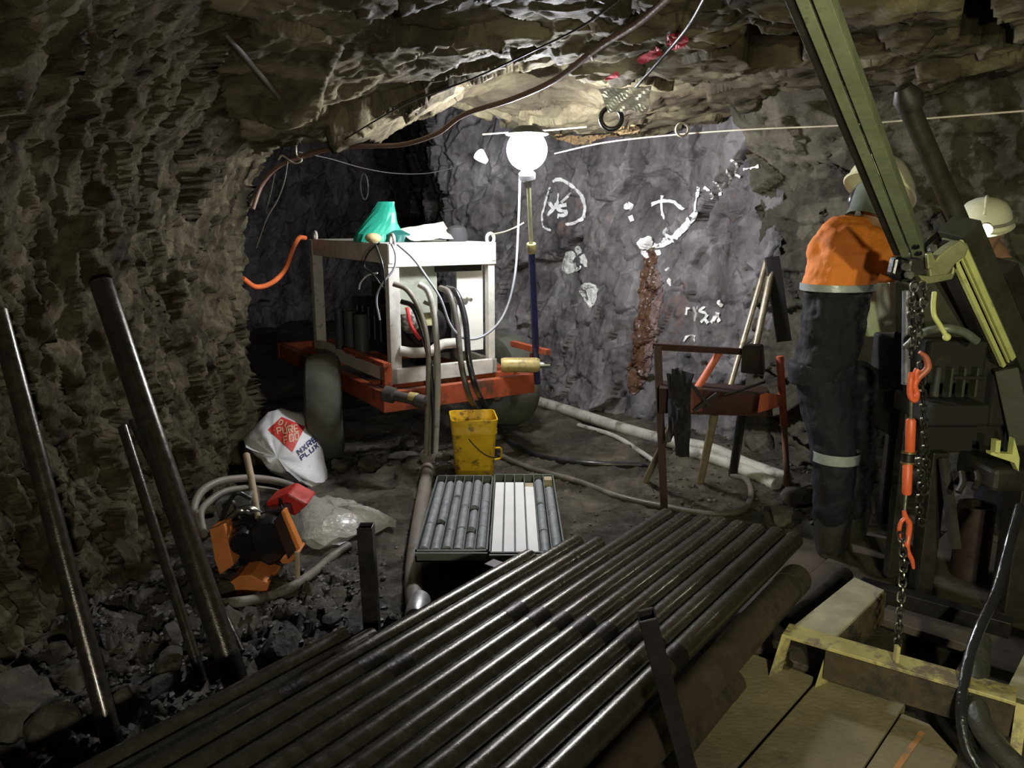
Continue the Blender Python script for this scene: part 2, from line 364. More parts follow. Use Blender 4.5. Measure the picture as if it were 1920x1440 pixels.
wall_back, bvb = wall('wall_back', bplan, (-0.15, 3.0), [(-.15, 0.14), (0.3, 0.03), (1.0, -0.06), (1.8, -0.04), (2.2, 0.05), (3.0, 0.2)], 501, backm, (0.12, 0.06, 0.022, 0.010), Rb, (0.7, 1, 1.5), du=0.014, dv=0.014)
rightm = rock_mat('dark_olive_rock', [(0.28, (0.035, 0.030, 0.022)), (0.46, (0.085, 0.075, 0.055)), (0.62, (0.16, 0.145, 0.10)), (0.78, (0.28, 0.26, 0.18))], rough=(0.45, 0.8), scale=2.0, bump=0.8, spec=0.35)
wall_right, bvr = wall('wall_right', [(1.70, 5.45), (2.1, 5.0), (2.8, 4.75), (3.5, 4.4), (3.9, 3.4), (3.8, 1.0), (3.5, -1.4)], (-0.15, 2.75), [(-.15, 0.25), (0.4, 0.12), (1.0, 0.0), (1.7, 0.08), (2.2, 0.4), (2.75, 0.9)], 601, rightm, (0.12, 0.06, 0.022, 0.012), Rb, (1.4, 1, 0.7), du=0.014, dv=0.014)

def fz(x, y):
    h = bvf.ray_cast(Vector((x, y, 1.5)), Vector((0, 0, -1)), 3); return h[0].z if h[0] is not None else 0.0
def onfloor(px, py, lift=0.0):
    h = bvf.ray_cast(Vector((0, 0, EYE)), ray(px, py).normalized(), 20)
    q = h[0] if h[0] is not None else G(px, py)
    return Vector((q.x, q.y, q.z + lift))
def hit(px, py, trees=None):
    best = None
    for t in (trees or (bvl, bvb, bvr, bvc, bvf)):
        h = t.ray_cast(Vector((0, 0, EYE)), ray(px, py).normalized(), 20)
        if h[0] is not None and (best is None or h[3] < best[3]): best = h
    return best
def fl(pts, r, sink=0.3):
    """points on the ground at pixel pairs, lifted by a hose radius"""
    return [onfloor(a, b, r * (1 - sink)) for a, b in pts]
# ------------------------------------------------------------------ shared materials
rod_steel = M('oily_rod_steel', (0.06, 0.054, 0.042), 0.24, 0.6, var=0.35, scale=30, bump=0.12, bscale=260, dirt=(0.10, 0.09, 0.06), dirt_amt=0.12, dscale=14, rvar=0.08, coat=0.5)
rod_dark = M('dark_rod_steel', (0.05, 0.043, 0.04), 0.36, 0.7, var=0.35, scale=14, bump=0.3, bscale=140)
joint_steel = M('rod_joint_steel', (0.035, 0.03, 0.028), 0.4, 0.8, bump=0.3)
black_steel = M('black_steel', (0.028, 0.024, 0.024), 0.42, 0.6, dirt=(0.07, 0.06, 0.045), dirt_amt=0.2)
rusty = M('rusty_steel', (0.075, 0.030, 0.022), 0.6, 0.4, dirt=(0.03, 0.02, 0.018), dirt_amt=0.4, bump=0.4)
grey_hose = M('muddy_hose', (0.20, 0.18, 0.145), 0.55, 0, dirt=(0.09, 0.075, 0.055), dirt_amt=0.3)
white_hose = M('pale_hose', (0.42, 0.40, 0.36), 0.55, 0, dirt=(0.16, 0.14, 0.11), dirt_amt=0.35, dscale=7)
black_rub = M('black_rubber', (0.018, 0.017, 0.019), 0.35, 0, coat=0.3)
orange_p = M('orange_paint', (0.62, 0.17, 0.05), 0.5, 0, dirt=(0.10, 0.05, 0.03), dirt_amt=0.22, dscale=8)
cream_p = M('dirty_white_paint', (0.62, 0.60, 0.54), 0.5, 0, dirt=(0.30, 0.26, 0.20), dirt_amt=0.3, dscale=9)
wood = M('pale_timber', (0.36, 0.29, 0.18), 0.7, 0, dirt=(0.16, 0.12, 0.08), dirt_amt=0.2)
rope_m = M('pale_rope', (0.55, 0.50, 0.38), 0.8, 0)

# ------------------------------------------------------------------ drill rods on their rack
D2 = Vector((math.sin(math.radians(37.5)), math.cos(math.radians(37.5)), 0)); N2 = Vector((D2.y, -D2.x, 0))
def make_rod(length, r, ring_at=1.05, mat=rod_steel):
    """lies along local -Y from its end at the origin"""
    t = thing('drill_rod', 'wet drill rod', 'drill rod', (0, 0, 0), 'drill rods lying on the rack')
    MB().pipe((0, 0, 0), (0, -length, 0), r, r * 0.80, 28).build('tube', mat, t, smooth=True)
    MB().pipe((0, -ring_at, 0), (0, -ring_at - 0.085, 0), r * 1.012, r * 0.9, 28).build('coupling', joint_steel, t, smooth=True)  # darker ring around the rod, partway along
    return t
RODS = []
ordn = ['first', 'second', 'third', 'fourth', 'fifth', 'sixth', 'seventh', 'eighth', 'ninth', 'tenth', 'eleventh', 'twelfth', 'thirteenth']
ends_px = [(1249, 968), (1282, 973), (1317, 978), (1350, 984), (1385, 991), (1420, 996), (1453, 1003), (1489, 1014)]
base0 = G(994, 1045, .35)
kx = 0.0745
first = None
rod_z = 0.35
rr = random.Random(4)
perp0 = Vector((base0.x, base0.y, 0)).dot(N2)
along = {0: 2.0}
ROW = []
for i, px in enumerate([(700, 1205), (716, 1188), (994, 1045), (1078, 1019), (1124, 1024)] + ends_px):
    q = G(px[0], px[1], .35); s = q.dot(D2)
    ROW.append((i, perp0 + kx * (i - 2), s))
for i, pp, s in ROW:
    zz = rod_z + rr.uniform(-0.003, 0.004) - (0.03 if i < 2 else 0)
    if first is None: first = make_rod(3.0, 0.0355); o = first
    else: o = copy_tree(first)
    c = D2 * s + N2 * pp; o.location = (c.x, c.y, zz); o.rotation_euler = (0, 0, -math.radians(37.5 + rr.uniform(-0.03, 0.03)))
    if i < 2: lab = 'dark muddy drill rod at the left edge of the rack, %s' % ('outermost' if i == 0 else 'second from the left edge')
    elif i < 5: lab = 'wet black drill rod ending beside the core trays, %s of the three from the left' % ordn[i - 2]
    else: lab = 'long wet black drill rod, %s from the left of the eight longest' % ordn[i - 5]
    o['label'] = lab; RODS.append(o)
# thicker casing tubes lying lower, along the right edge of the rods
def casing(end, length, r, z, label, mat):
    t = thing('casing_tube', label, 'steel tube', (end.x, end.y, z)); t.rotation_euler = (0, 0, -math.radians(37.5))
    MB().pipe((0, 0, 0), (0, -length, 0), r, r * 0.86, 32).build('tube', mat, t, smooth=True, local=True)
    MB().pipe((0, -0.012, 0), (0, -0.10, 0), r * 1.04, r * 0.98, 32).build('end_collar', mat, t, smooth=True, local=True)
    return t
cas_m = M('brown_casing_steel', (0.075, 0.06, 0.042), 0.5, 0.4, dirt=(0.05, 0.04, 0.03), dirt_amt=0.35)
cA = G(1489, 1014, .35) + N2 * 0.066 - D2 * 0.16; cB = G(1372, 1278, .1)
casing(Vector((cA.x, cA.y, 0.27)), 2.6, 0.056, 0.27, 'fat brown casing tube lying lower beside the right-hand drill rods', cas_m)
casing(cB, 1.6, 0.050, 0.10, 'short dull casing tube on the planks, lowest right of the rod rack', cas_m)
# small black pipe beside the yellow frame
t = thing('steel_pipe', 'short black pipe lying next to the pale frame plate', 'steel tube', (0, 0, 0))
MB().pipe(G(1478, 1170, .12), G(1585, 1078, .12), 0.034, 0.027, 24).build('tube', rod_dark, t, smooth=True)

# rack under the rods
t = thing('rod_rack', 'dark steel rack with two square posts holding the drill rods', 'rack', (0.0, 2.0, 0))
pL = Vector((-0.47, 2.36, 0)); pR = Vector((0.45, 1.90, 0))
MB().hbar(pL + Vector((0.01, 0, -0.05)), pL + Vector((-0.005, 0.0, 0.635)), 0.05, up=(0, 1, 0)).build('post', black_steel, t, bevel=0.002)
pT = P(1212, 1152, 1.52); pR = P(1300, 1475, 1.60); pR = pT + (pR - pT) * ((pT.z + .06) / (pT.z - pR.z))
MB().hbar(pR, pT, 0.040, up=(0, 1, 0.2)).build('post', black_steel, t, bevel=0.002)
cz = rod_z - 0.0355 - 0.03
for s in (1.50, 2.16):
    a = D2 * s + N2 * (perp0 - 0.16); b = D2 * s + N2 * (perp0 + (0.26 if s > 2 and False else 0.74))
    MB().bar((a.x, a.y, cz), (b.x, b.y, cz), 0.06, 0.05).build('crossbeam', black_steel, t, bevel=0.003)
    for q in (a + N2 * 0.08, b - N2 * 0.25): MB().bar((q.x, q.y, cz - 0.02), (q.x, q.y, -0.08), 0.06, 0.06, up=(0, 1, 0)).build('foot', black_steel, t, bevel=0.003)

# ------------------------------------------------------------------ rods leaning on the left wall
def leaning(px0, y0, px1, label, r=0.0365, Yb=None, mat=rod_steel, over=0.0):
    a = onfloor(*px0) if Yb is None else P(px0[0], px0[1], Yb)
    a = a + Vector((0, 0, 0.01)); b = P(px1[0], px1[1], y0); d = (b - a).normalized(); b = b + d * over
    t = thing('drill_rod', label, 'drill rod', a, 'drill rods leaning on the left wall')
    MB().pipe(a, b, r, r * 0.8, 26).build('tube', mat, t, smooth=True)
    c = a + d * 0.09; MB().pipe(a + d * .01, c, r * 1.03, r * 0.9, 26).build('coupling', joint_steel, t, smooth=True)
    return t
leaning((222, 1435), 2.50, (0, 600), 'black drill rod leaning on the wall at the far left edge', 0.030, over=0.03)
leaning((443, 1285), 3.02, (190, 530), 'thickest and tallest wet black drill rod leaning on the left wall', 0.043)
leaning((380, 1283), 2.92, (230, 800), 'slim shiny rod leaning left of the tall thick rod', 0.019)
leaning((452, 1228), 3.30, (248, 790), 'thin bright-edged rod leaning behind the tall thick rod', 0.017)

# ------------------------------------------------------------------ core trays and drill core
tray_m = M('grey_green_plastic', (0.11, 0.125, 0.11), 0.55, 0, dirt=(0.06, 0.06, 0.05), dirt_amt=0.2)
tray_w = M('white_tray_plastic', (0.85, 0.85, 0.83), 0.45, 0, var=0.04, bump=0.05)
core_m = M('grey_drill_core', (0.26, 0.28, 0.29), 0.42, 0, var=0.35, scale=22, bump=0.3, bscale=90, coat=0.2)
def core_tray(x0, x1, y0, y1, z, label, n, white_cols=()):
    t = thing('core_tray', label, 'core tray', ((x0 + x1) / 2, (y0 + y1) / 2, z))
    b = MB(); h = 0.055
    b.box(((x0 + x1) / 2, (y0 + y1) / 2, z + 0.004), (x1 - x0, y1 - y0, 0.008))
    b.box(((x0 + x1) / 2, y0 + .006, z + h / 2), (x1 - x0, 0.012, h)); b.box(((x0 + x1) / 2, y1 - .006, z + h / 2), (x1 - x0, 0.012, h))
    b.box((x0 + .003, (y0 + y1) / 2, z + h / 2), (.006, y1 - y0, h)); b.box((x1 - .003, (y0 + y1) / 2, z + h / 2), (.006, y1 - y0, h))
    b.box(((x0 + x1) / 2, y0 - .006, z + h - .012), (x1 - x0, 0.02, 0.012))
    b.build('tray_body', tray_m, t)
    w = (x1 - x0 - .012) / n
    for k in range(1, n):
        MB().box((x0 + .006 + w * k, (y0 + y1) / 2, z + h / 2 + .002), (0.004, y1 - y0 - .02, h)).build('divider', tray_m, t)
    for k in white_cols:
        e0 = y0 + .014; e1 = y1 - (0.13 if k < 3 else 0.20)
        MB().box((x0 + .006 + w * (k + .5), (e0 + e1) / 2, z + h - .012), (w - .007, e1 - e0, .016)).build('white_liner', tray_w, t, bevel=.002)
    return t, w
TZ = 0.13
tl, wl_ = core_tray(-0.425, -0.108, 3.17, 4.20, TZ, 'grey-green core tray full of broken grey core sticks, left of the pair', 6)
tr_, wr_ = core_tray(-0.100, 0.235, 3.15, 4.22, TZ, 'grey-green core tray with white empty channels, right of the pair', 6, (0, 1, 2, 3))
t = thing('timber_block', 'dark timber bearers under the core trays', 'timber', (-0.1, 3.7, 0))
for yy in (3.42, 4.02): MB().box((-0.1, yy, 0.055), (0.62, 0.09, 0.145)).build('bearer', M('dark_timber', (0.05, 0.04, 0.03), 0.8), t, bevel=.004)
def core_piece(x, ya, yb, z, r, label, rs):
    """a stick of drill core with slanting broken ends"""
    n = 18; rings = []; s0, s1 = rs.uniform(-.5, .5), rs.uniform(-.5, .5); q0, q1 = rs.uniform(-.5, .5), rs.uniform(-.5, .5)
    for k, yy in enumerate(np.linspace(ya, yb, 5)):
        rg = []
        for a in range(n):
            an = 2 * math.pi * a / n; cx, cz_ = math.cos(an) * r, math.sin(an) * r; off = 0
            if k == 0: off = s0 * cx + q0 * cz_ + rs.uniform(-.002, .002)
            if k == 4: off = s1 * cx + q1 * cz_ + rs.uniform(-.002, .002)
            rg.append(Vector((x + cx, yy + off, z + cz_)))
        rings.append(rg)
    o = MB().loft(rings).build('drill_core', core_m, smooth=True)
    return tag(o, label, 'drill core', 'sticks of drill core in the trays')
rs = random.Random(11)
lays = [[(.03, .33), (.34, .97)], [(.02, .30), (.38, .62), (.63, .95)], [(.04, .24), (.25, .71), (.72, .97)], [(.03, .27), (.28, .57), (.58, .96)], [(.03, .21), (.27, .50), (.58, .98)], [(.02, .28), (.29, .64), (.65, .93)]]
side = ['leftmost', 'second', 'third', 'fourth', 'fifth', 'sixth']
pos3 = ['nearest', 'middle', 'farthest']; pos2 = ['nearer', 'farther']
for k, lay in enumerate(lays):
    for j, (a, b) in enumerate(lay):
        nm = (pos2 if len(lay) == 2 else pos3)[j]
        core_piece(-0.425 + .006 + wl_ * (k + .5), 3.185 + a * .95, 3.185 + b * .95, TZ + .008 + .0225, 0.0225, 'grey core stick in the %s channel from the left, left tray, %s piece' % (side[k] if k else 'first', nm), rs)
for k, lay in ((4, [(.02, .25), (.26, .60), (.62, .98)]), (5, [(.02, .46), (.47, .87)])):
    for j, (a, b) in enumerate(lay):
        nm = (pos2 if len(lay) == 2 else pos3)[j]
        core_piece(-0.100 + .006 + wr_ * (k + .5), 3.165 + a * .98, 3.165 + b * .98, TZ + .008 + .0225, 0.0225, 'grey core stick in the %s channel of the right tray, %s piece' % ('last' if k == 5 else 'next-to-last', nm), rs)
for nm, xx, yy, lab in (('a', -0.100 + .006 + wr_ * 3.5, 4.05, 'small pale wooden marker block above the fourth white channel'), ('b', -0.100 + .006 + wr_ * 5.5, 4.16, 'small pale wooden marker block behind the last core stick')):
    tag(MB().box((xx, yy, TZ + .03), (.044, .06, .042)).build('marker_block', wood, bevel=.002), lab, 'marker block')

# ------------------------------------------------------------------ yellow bucket
yel = M('yellow_plastic', (0.74, 0.47, 0.02), 0.42, 0, var=0.15, dirt=(0.16, 0.10, 0.03), dirt_amt=0.36, dscale=13, bump=0.1)
bc = Vector((-0.245, 4.72, 0.02)); t = thing('bucket', 'square yellow plastic bucket with a grimy rim behind the core trays', 'bucket', bc, rotz=0)
def sq(c, hw, z, n=6, rad=0.25, ang=0.12):
    out = []
    for q in range(4):
        for k in range(n):
            a = math.pi / 2 * (q + k / (n - 1)); cx, cy = [(1, 1), (-1, 1), (-1, -1), (1, -1)][q]
            r = hw * rad; X_ = cx * (hw - r) + math.cos(a) * r; Y_ = cy * (hw - r) + math.sin(a) * r
            out.append(Vector((c.x + X_ * math.cos(ang) - Y_ * math.sin(ang), c.y + X_ * math.sin(ang) + Y_ * math.cos(ang), z)))
    return out
z0 = bc.z; b = MB()
prof = [(0.112, 0.0), (0.118, 0.01), (0.135, 0.28), (0.137, 0.285), (0.142, 0.30), (0.139, 0.31), (0.142, 0.325), (0.139, 0.335), (0.145, 0.36), (0.146, 0.385), (0.139, 0.385), (0.130, 0.28), (0.108, 0.014)]
b.loft([sq(bc, w_, z0 + h_) for w_, h_ in prof]); b.build('bucket_body', yel, t, smooth=True)
hp = [(-0.02, -0.142, .27), (0.0, -0.16, .25), (0.05, -0.165, .20), (0.10, -0.16, .165), (0.145, -0.13, .15), (0.168, -0.06, .17)]
MB().tube(crv([bc + Vector(q) for q in hp], 6), 0.0035, 8).build('wire_handle', black_steel, t, smooth=True)
MB().tube(crv([bc + Vector(q) for q in [(0.140, -.10, .20), (0.172, -.07, .19), (0.18, -.04, .15), (0.172, -.02, .11), (.135, -.02, .10)]], 6), 0.006, 8).build('grip', yel, t, smooth=True)

# ------------------------------------------------------------------ plank deck and rig base frame
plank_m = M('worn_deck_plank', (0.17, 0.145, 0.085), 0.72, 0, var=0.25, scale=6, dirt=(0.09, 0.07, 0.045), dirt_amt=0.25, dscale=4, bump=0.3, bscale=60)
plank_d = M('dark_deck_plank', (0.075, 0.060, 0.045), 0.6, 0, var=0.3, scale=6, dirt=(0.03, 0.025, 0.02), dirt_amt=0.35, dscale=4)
A42 = math.radians(42); U = Vector((math.sin(A42), math.cos(A42), 0)); Vv = Vector((U.y, -U.x, 0))
o0 = G(1520, 1290, .1)
def plank(v0, v1, u0, u1, label, mat=plank_m, z=0.1, cut=0.0, th=0.035):
    b = o0.copy(); b.z = 0
    pts = [b + Vv * v0 + U * u0, b + Vv * v1 + U * u0, b + Vv * v1 + U * (u1 - cut), b + Vv * (v1 - cut) + U * u1 if cut else b + Vv * v1 + U * u1, b + Vv * v0 + U * u1]
    pts = [Vector((q.x, q.y, z - th)) for q in pts]
    o = MB().prism(pts, (0, 0, 0), (0, 0, th)).build('plank', mat, bevel=.004)
    return tag(o, label, 'plank', 'deck planks around the drill rig')
plank(-0.34, -0.015, -2.0, 0.07, 'scuffed deck plank beside the rods, its end touching the yellow bracket feet')
plank(0.0, 0.255, -2.0, 0.125, 'wide scuffed deck plank in the middle of the lower right foreground')
plank(0.262, 0.44, -2.0, 0.06, 'deck plank with an orange streak and a clipped far corner', cut=0.10)
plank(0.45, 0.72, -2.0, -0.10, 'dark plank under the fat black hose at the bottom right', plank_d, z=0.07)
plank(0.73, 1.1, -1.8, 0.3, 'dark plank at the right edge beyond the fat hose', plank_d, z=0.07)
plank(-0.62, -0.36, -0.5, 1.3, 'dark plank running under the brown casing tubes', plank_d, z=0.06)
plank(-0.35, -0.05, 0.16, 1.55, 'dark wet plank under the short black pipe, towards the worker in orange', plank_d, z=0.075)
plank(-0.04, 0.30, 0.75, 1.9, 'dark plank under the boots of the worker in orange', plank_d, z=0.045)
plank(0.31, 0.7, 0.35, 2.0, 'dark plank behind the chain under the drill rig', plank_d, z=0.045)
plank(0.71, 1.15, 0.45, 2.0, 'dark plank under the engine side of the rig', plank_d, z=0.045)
# faded orange streak on the third plank
sa = o0 + Vv * 0.335 + U * 0.0; sb = o0 + Vv * 0.325 - U * 0.27
st = MB().bar((sb.x, sb.y, .1008), (sa.x, sa.y, .1008), 0.016, 0.0012).build('paint_streak', M('faded_orange', (0.42, 0.20, 0.08), 0.7, dirt=(0.2, .15, .09), dirt_amt=.4, dscale=20), bpy.data.objects['plank.002'])
ypaint = M('chipped_yellow_paint', (0.44, 0.39, 0.16), 0.5, 0.1, var=0.2, dirt=(0.17, 0.14, 0.10), dirt_amt=0.5, dscale=8)
greyplate = M('pale_worn_plate', (0.40, 0.38, 0.27), 0.55, 0.2, dirt=(0.10, 0.08, 0.05), dirt_amt=0.22, dscale=8)
base = thing('rig_base_frame', 'chipped pale yellow steel base frame of the drill rig on the planks', 'frame', (1.1, 2.3, 0.1))
q1, q2, q3, q4 = G(1466, 1190, .25), G(1602, 1082, .25), G(1658, 1106, .25), G(1556, 1204, .25)
b = MB(); b.prism([q1, q4, q3, q2], (0, 0, 0), (0, 0, -.012)); b.build('top_plate', greyplate, base, bevel=.002)
mid = lambda a, b, k: a + (b - a) * k
e2 = G(1905, 1318, .25); n1 = (e2 - q1).normalized(); m1 = Vector((-n1.y, n1.x, 0))
b = MB(); b.bar(q1 + m1 * .045 - Vector((0, 0, .004)), e2 + m1 * .045 - Vector((0, 0, .004)), 0.09, .012); b.build('crossbeam', ypaint, base, bevel=.002); MB().bar(q1 + n1 * .14 + Vector((0, 0, -.062)) + m1 * .006, e2 + Vector((0, 0, -.062)) + m1 * .006, 0.01, .10).build('crossbeam_web', M('shaded_grimy_web', (.055, .04, .022), .6, dirt=(.02, .017, .013), dirt_amt=.4), base)  # web's dark brown colour carries grime and the front face's shade
for q, nm in ((q1, 'foot'), (q4 + m1 * -.02, 'foot')):
    MB().prism([q, q + m1 * .012 + n1 * .012, Vector((q.x + .0, q.y - .005, .1)) - n1 * .015, Vector((q.x - .02, q.y - .02, .1)) - n1 * .02], (0, 0, 0), n1 * .014 + m1 * .03).build(nm, ypaint, base)
MB().prism([e2, e2 + m1 * .03, Vector((e2.x, e2.y, .02)) - m1 * .05], (0, 0, 0), n1 * .03).build('foot', ypaint, base)
s1 = q2 + (q3 - q2) * .5
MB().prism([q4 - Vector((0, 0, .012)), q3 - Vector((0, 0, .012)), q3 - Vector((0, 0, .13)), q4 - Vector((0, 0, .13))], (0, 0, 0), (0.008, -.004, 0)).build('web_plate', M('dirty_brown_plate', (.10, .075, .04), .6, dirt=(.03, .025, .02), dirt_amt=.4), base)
e3 = e2 + m1 * .55; MB().bar(e2 + n1 * .02 - Vector((0, 0, .01)), e3 - Vector((0, 0, .01)) + n1 * .1, 0.11, .02).build('side_beam', greyplate, base, bevel=.002)
MB().bar(q2 + (e3 - e2) * .05 + Vector((.02, 0, -.05)), e3 + Vector((0, 0.05, -.05)), 0.06, .06).build('rear_beam', black_steel, base, bevel=.003)
ce = G(1680, 1238, .262)
MB().box(ce + Vector((0, .0, .022)), (.012, .02, .055)).build('chain_lug', ypaint, base, bevel=.002)
MB().lathe([(.035, 0), (.035, .012), (.02, .014), (.02, .05), (.0, .05)], G(1467, 1247, .1) + Vector((0, 0, .002)), n=6).build('bolt', M('greasy_bolt', (.10, .08, .05), .3, .8), base, smooth=False)
# ------------------------------------------------------------------ trailer with the power pack
tyre = M('muddy_tyre', (0.085, 0.085, 0.065), 0.85, 0, var=0.35, scale=5, dirt=(0.05, 0.045, 0.035), dirt_amt=0.4, dscale=3, bump=0.6, bscale=14)
th = math.radians(32)
u2 = Vector((math.cos(th), math.sin(th), 0)); v2 = Vector((-math.sin(th), math.cos(th), 0)); C0 = Vector((-0.787, 4.65, 0))
def T(u, v, z): return C0 + u2 * u + v2 * v + Vector((0, 0, z))
orange_t = M('grimy_orange_paint', (0.36, 0.075, 0.03), 0.45, 0, var=.25, dirt=(0.11, 0.05, 0.035), dirt_amt=0.42, dscale=6)
tr = thing('trailer', 'orange steel trailer on fat muddy tyres carrying the power pack', 'trailer', C0)
R32 = Matrix.Rotation(th, 3, 'Z')
def tbox(c, size): return MB().box(T(*c), size, R32)
for nm, c, s in (('front_beam', (0.555, 0.03, 0.50), (1.12, .06, .13)), ('side_beam', (0.03, 1.2, 0.50), (.06, 2.3, .12)), ('side_beam', (1.09, 1.2, 0.50), (.06, 2.3, .12)), ('cross_member', (0.555, 0.20, 0.545), (1.0, .06, .05)), ('cross_member', (0.555, 0.36, 0.545), (1.0, .06, .05)), ('cross_member', (0.555, 1.6, 0.5), (1.0, .08, .08)), ('rear_beam', (0.555, 2.35, 0.5), (1.12, .06, .12))):
    tbox(c, s).build(nm, orange_t, tr, bevel=.004)
tbox((0.035, 0.03, 0.62), (.05, .04, .24)).build('corner_post', orange_t, tr, bevel=.003)
tbox((0.02, 0.35, 0.735), (.04, .7, .03)).build('guard_rail', orange_t, tr, bevel=.003)
tbox((1.10, 0.04, 0.745), (.04, .45, .04)).build('guard_rail', orange_t, tr, bevel=.003)
tbox((1.11, 0.03, 0.61), (.03, .02, .20)).build('corner_post', orange_t, tr, bevel=.003)
def wheel(c, ax, label=None):
    r, w = 0.365, 0.24
    b = MB(); pr = [(r * .45, -w / 2 * .8), (r * .80, -w / 2), (r * .94, -w / 2 * .85), (r, -w / 2 * .45), (r * 1.01, 0), (r, w / 2 * .45), (r * .94, w / 2 * .85), (r * .80, w / 2), (r * .45, w / 2 * .8)]
    b.lathe(pr, c, ax, 40); o = b.build('wheel', tyre, tr, smooth=True)
    h = MB(); h.lathe([(.0, -w / 2 * .9), (r * .42, -w / 2 * .86), (r * .46, -w / 2 * .7), (r * .46, w / 2 * .7), (r * .42, w / 2 * .86), (0, w / 2 * .9)], c, ax, 24); h.build('hub', M('dirty_hub', (.16, .13, .09), .7), o, smooth=True)
wheel(Vector((-1.27, 5.10, .365)), (math.cos(math.radians(12)), math.sin(math.radians(12)), 0))
wheel(T(1.36, .78, .365), u2)
MB().tube([T(-.2, .62, .37), T(1.3, .75, .37)], .04, 12).build('axle', black_steel, tr, smooth=True)
# hydraulic cylinders / couplings lying on the chassis
yc = M('yellow_grey_cylinder', (.50, .40, .16), .45, .2, dirt=(.15, .12, .08), dirt_amt=.3)
t = thing('hydraulic_cylinder', 'stubby yellow cylinder on the right corner of the orange trailer', 'cylinder', T(.98, .02, .65))
MB().lathe([(0, 0), (.045, 0), (.05, .02), (.05, .24), (.04, .26), (0, .26)], T(.86, .03, .65), (u2 * .8 - v2 * .5), 20).build('barrel', yc, t, smooth=True)
MB().lathe([(0, .26), (.022, .26), (.022, .33), (0, .33)], T(.86, .03, .65), (u2 * .8 - v2 * .5), 16).build('piston_rod', M('dull_steel', (.3, .3, .3), .4, .7), t, smooth=True)
t = thing('hydraulic_coupling', 'yellow capped hose coupling on the left corner of the trailer beam', 'coupling', T(.1, 0, .6))
MB().lathe([(0, 0), (.05, 0), (.05, .06), (.032, .07), (.032, .20), (.042, .21), (.042, .27), (0, .28)], P(722, 738, 4.6), (Vector((.9, -.3, -.12))), 18).build('body', M('grimy_coupling', (.10, .09, .08), .5, .5), t, smooth=True)
MB().lathe([(0, 0), (.034, 0), (.036, .05), (.02, .07), (0, .07)], P(768, 745, 4.55), (Vector((.9, -.3, -.1))), 18).build('cap', yc, t, smooth=True)

# ------------------------------------------------------------------ power pack frame
B0 = Vector((-0.765, 4.83, 0)); BW, BD = .78, 1.56
def B(u, v, z): return B0 + u2 * u + v2 * v + Vector((0, 0, z))
def bbox(c, size): return MB().box(B(*c), size, R32)
pp = thing('power_pack', 'white framed hydraulic power pack standing on the orange trailer', 'power pack', B0 + Vector((0, 0, .57)))
zb, zt = .575, 1.455
for nm, c, s in (('post', (.04, .04, (zb + zt) / 2), (.075, .06, zt - zb)), ('post', (BW - .03, .04, (zb + zt) / 2), (.05, .05, zt - zb)), ('post', (.04, BD - .04, (zb + zt) / 2), (.08, .07, zt - zb)), ('post', (BW - .04, BD - .04, (zb + zt) / 2), (.07, .07, zt - zb)),
                 ('top_beam', (BW / 2, .02, zt - .065), (BW, .03, .145)), ('top_beam', (.02, BD / 2, zt - .055), (.03, BD, .12)), ('top_beam', (BW / 2, BD - .02, zt - .055), (BW, .03, .12)), ('top_beam', (BW - .02, BD / 2, zt - .055), (.03, BD, .12)),
                 ('bottom_beam', (BW / 2, .02, zb + .05), (BW, .04, .10)), ('bottom_beam', (.02, BD / 2, zb + .05), (.04, BD, .10)), ('bottom_beam', (BW - .02, BD / 2, zb + .05), (.04, BD, .10))):
    bbox(c, s).build(nm, cream_p, pp, bevel=.004)
bbox((BW / 2, BD / 2, zt + .002), (BW - .02, BD - .02, .012)).build('roof_sheet', cream_p, pp)
for (uu, vv) in ((.04, .02), (BW - .03, .03), (.04, BD - .05), (BW - .04, BD - .04)):
    c = B(uu, vv, zt + .03); t0 = MB(); t0.tube([c + (v2 * math.cos(a) * .028 if uu < .1 else u2 * math.cos(a) * .028) + Vector((0, 0, math.sin(a) * .034)) for a in np.linspace(0, 2 * math.pi, 18)[:-1]], .011, 8, closed=True); t0.build('lifting_eye', cream_p, pp, smooth=True)
bbox((BW - .155, .10, 1.02), (.20, .02, .58)).build('side_panel', M('clean_white_panel', (.78, .78, .74), .45, 0, var=.05, dirt=(.4, .38, .32), dirt_amt=.12, dscale=12), pp, bevel=.003)
bbox((.22, .12, 1.17), (.30, .10, .32)).build('control_box', M('grey_green_box', (.33, .36, .29), .5, 0, dirt=(.2, .2, .16), dirt_amt=.2), pp, bevel=.006)
bbox((.335, .16, 1.01), (.09, .12, .18)).build('valve_block', M('olive_block', (.42, .42, .22), .5), pp, bevel=.006)
# engine, pipes and pumps inside
eng = M('black_engine', (.03, .028, .03), .5, .4, dirt=(.08, .07, .06), dirt_amt=.25)
b = MB(); b.box(B(.40, .75, .86), (.46, .75, .36), R32); b.box(B(.40, .7, 1.10), (.28, .5, .12), R32)
for k in range(6): b.box(B(.163, .45 + k * .11, .88), (.02, .03, .24), R32)
b.build('engine', eng, pp, bevel=.01)
b = MB(); b.lathe([(.0, 0), (.13, 0), (.14, .02), (.14, .1), (.1, .14), (0, .14)], B(.36, .30, .90), -v2, 24); b.build('pump_housing', eng, pp, smooth=True)
b = MB(); b.tube(crv([B(.06, .02, .79), B(.16, .0, .77), B(.28, .0, .77), B(.38, .04, .80), B(.5, .05, .80)], 8), .034, 14); b.build('exhaust_pipe', M('pale_pipe', (.5, .48, .42), .5, dirt=(.2, .18, .14), dirt_amt=.3), pp, smooth=True)
red_p = M('red_handle', (.55, .03, .03), .4)
b = MB(); b.tube(crv([B(.13, .03, 1.06), B(.135, .0, .97), B(.15, -.02, .92), B(.19, -.03, .86)], 6), .012, 8); b.build('red_lever', red_p, pp, smooth=True)
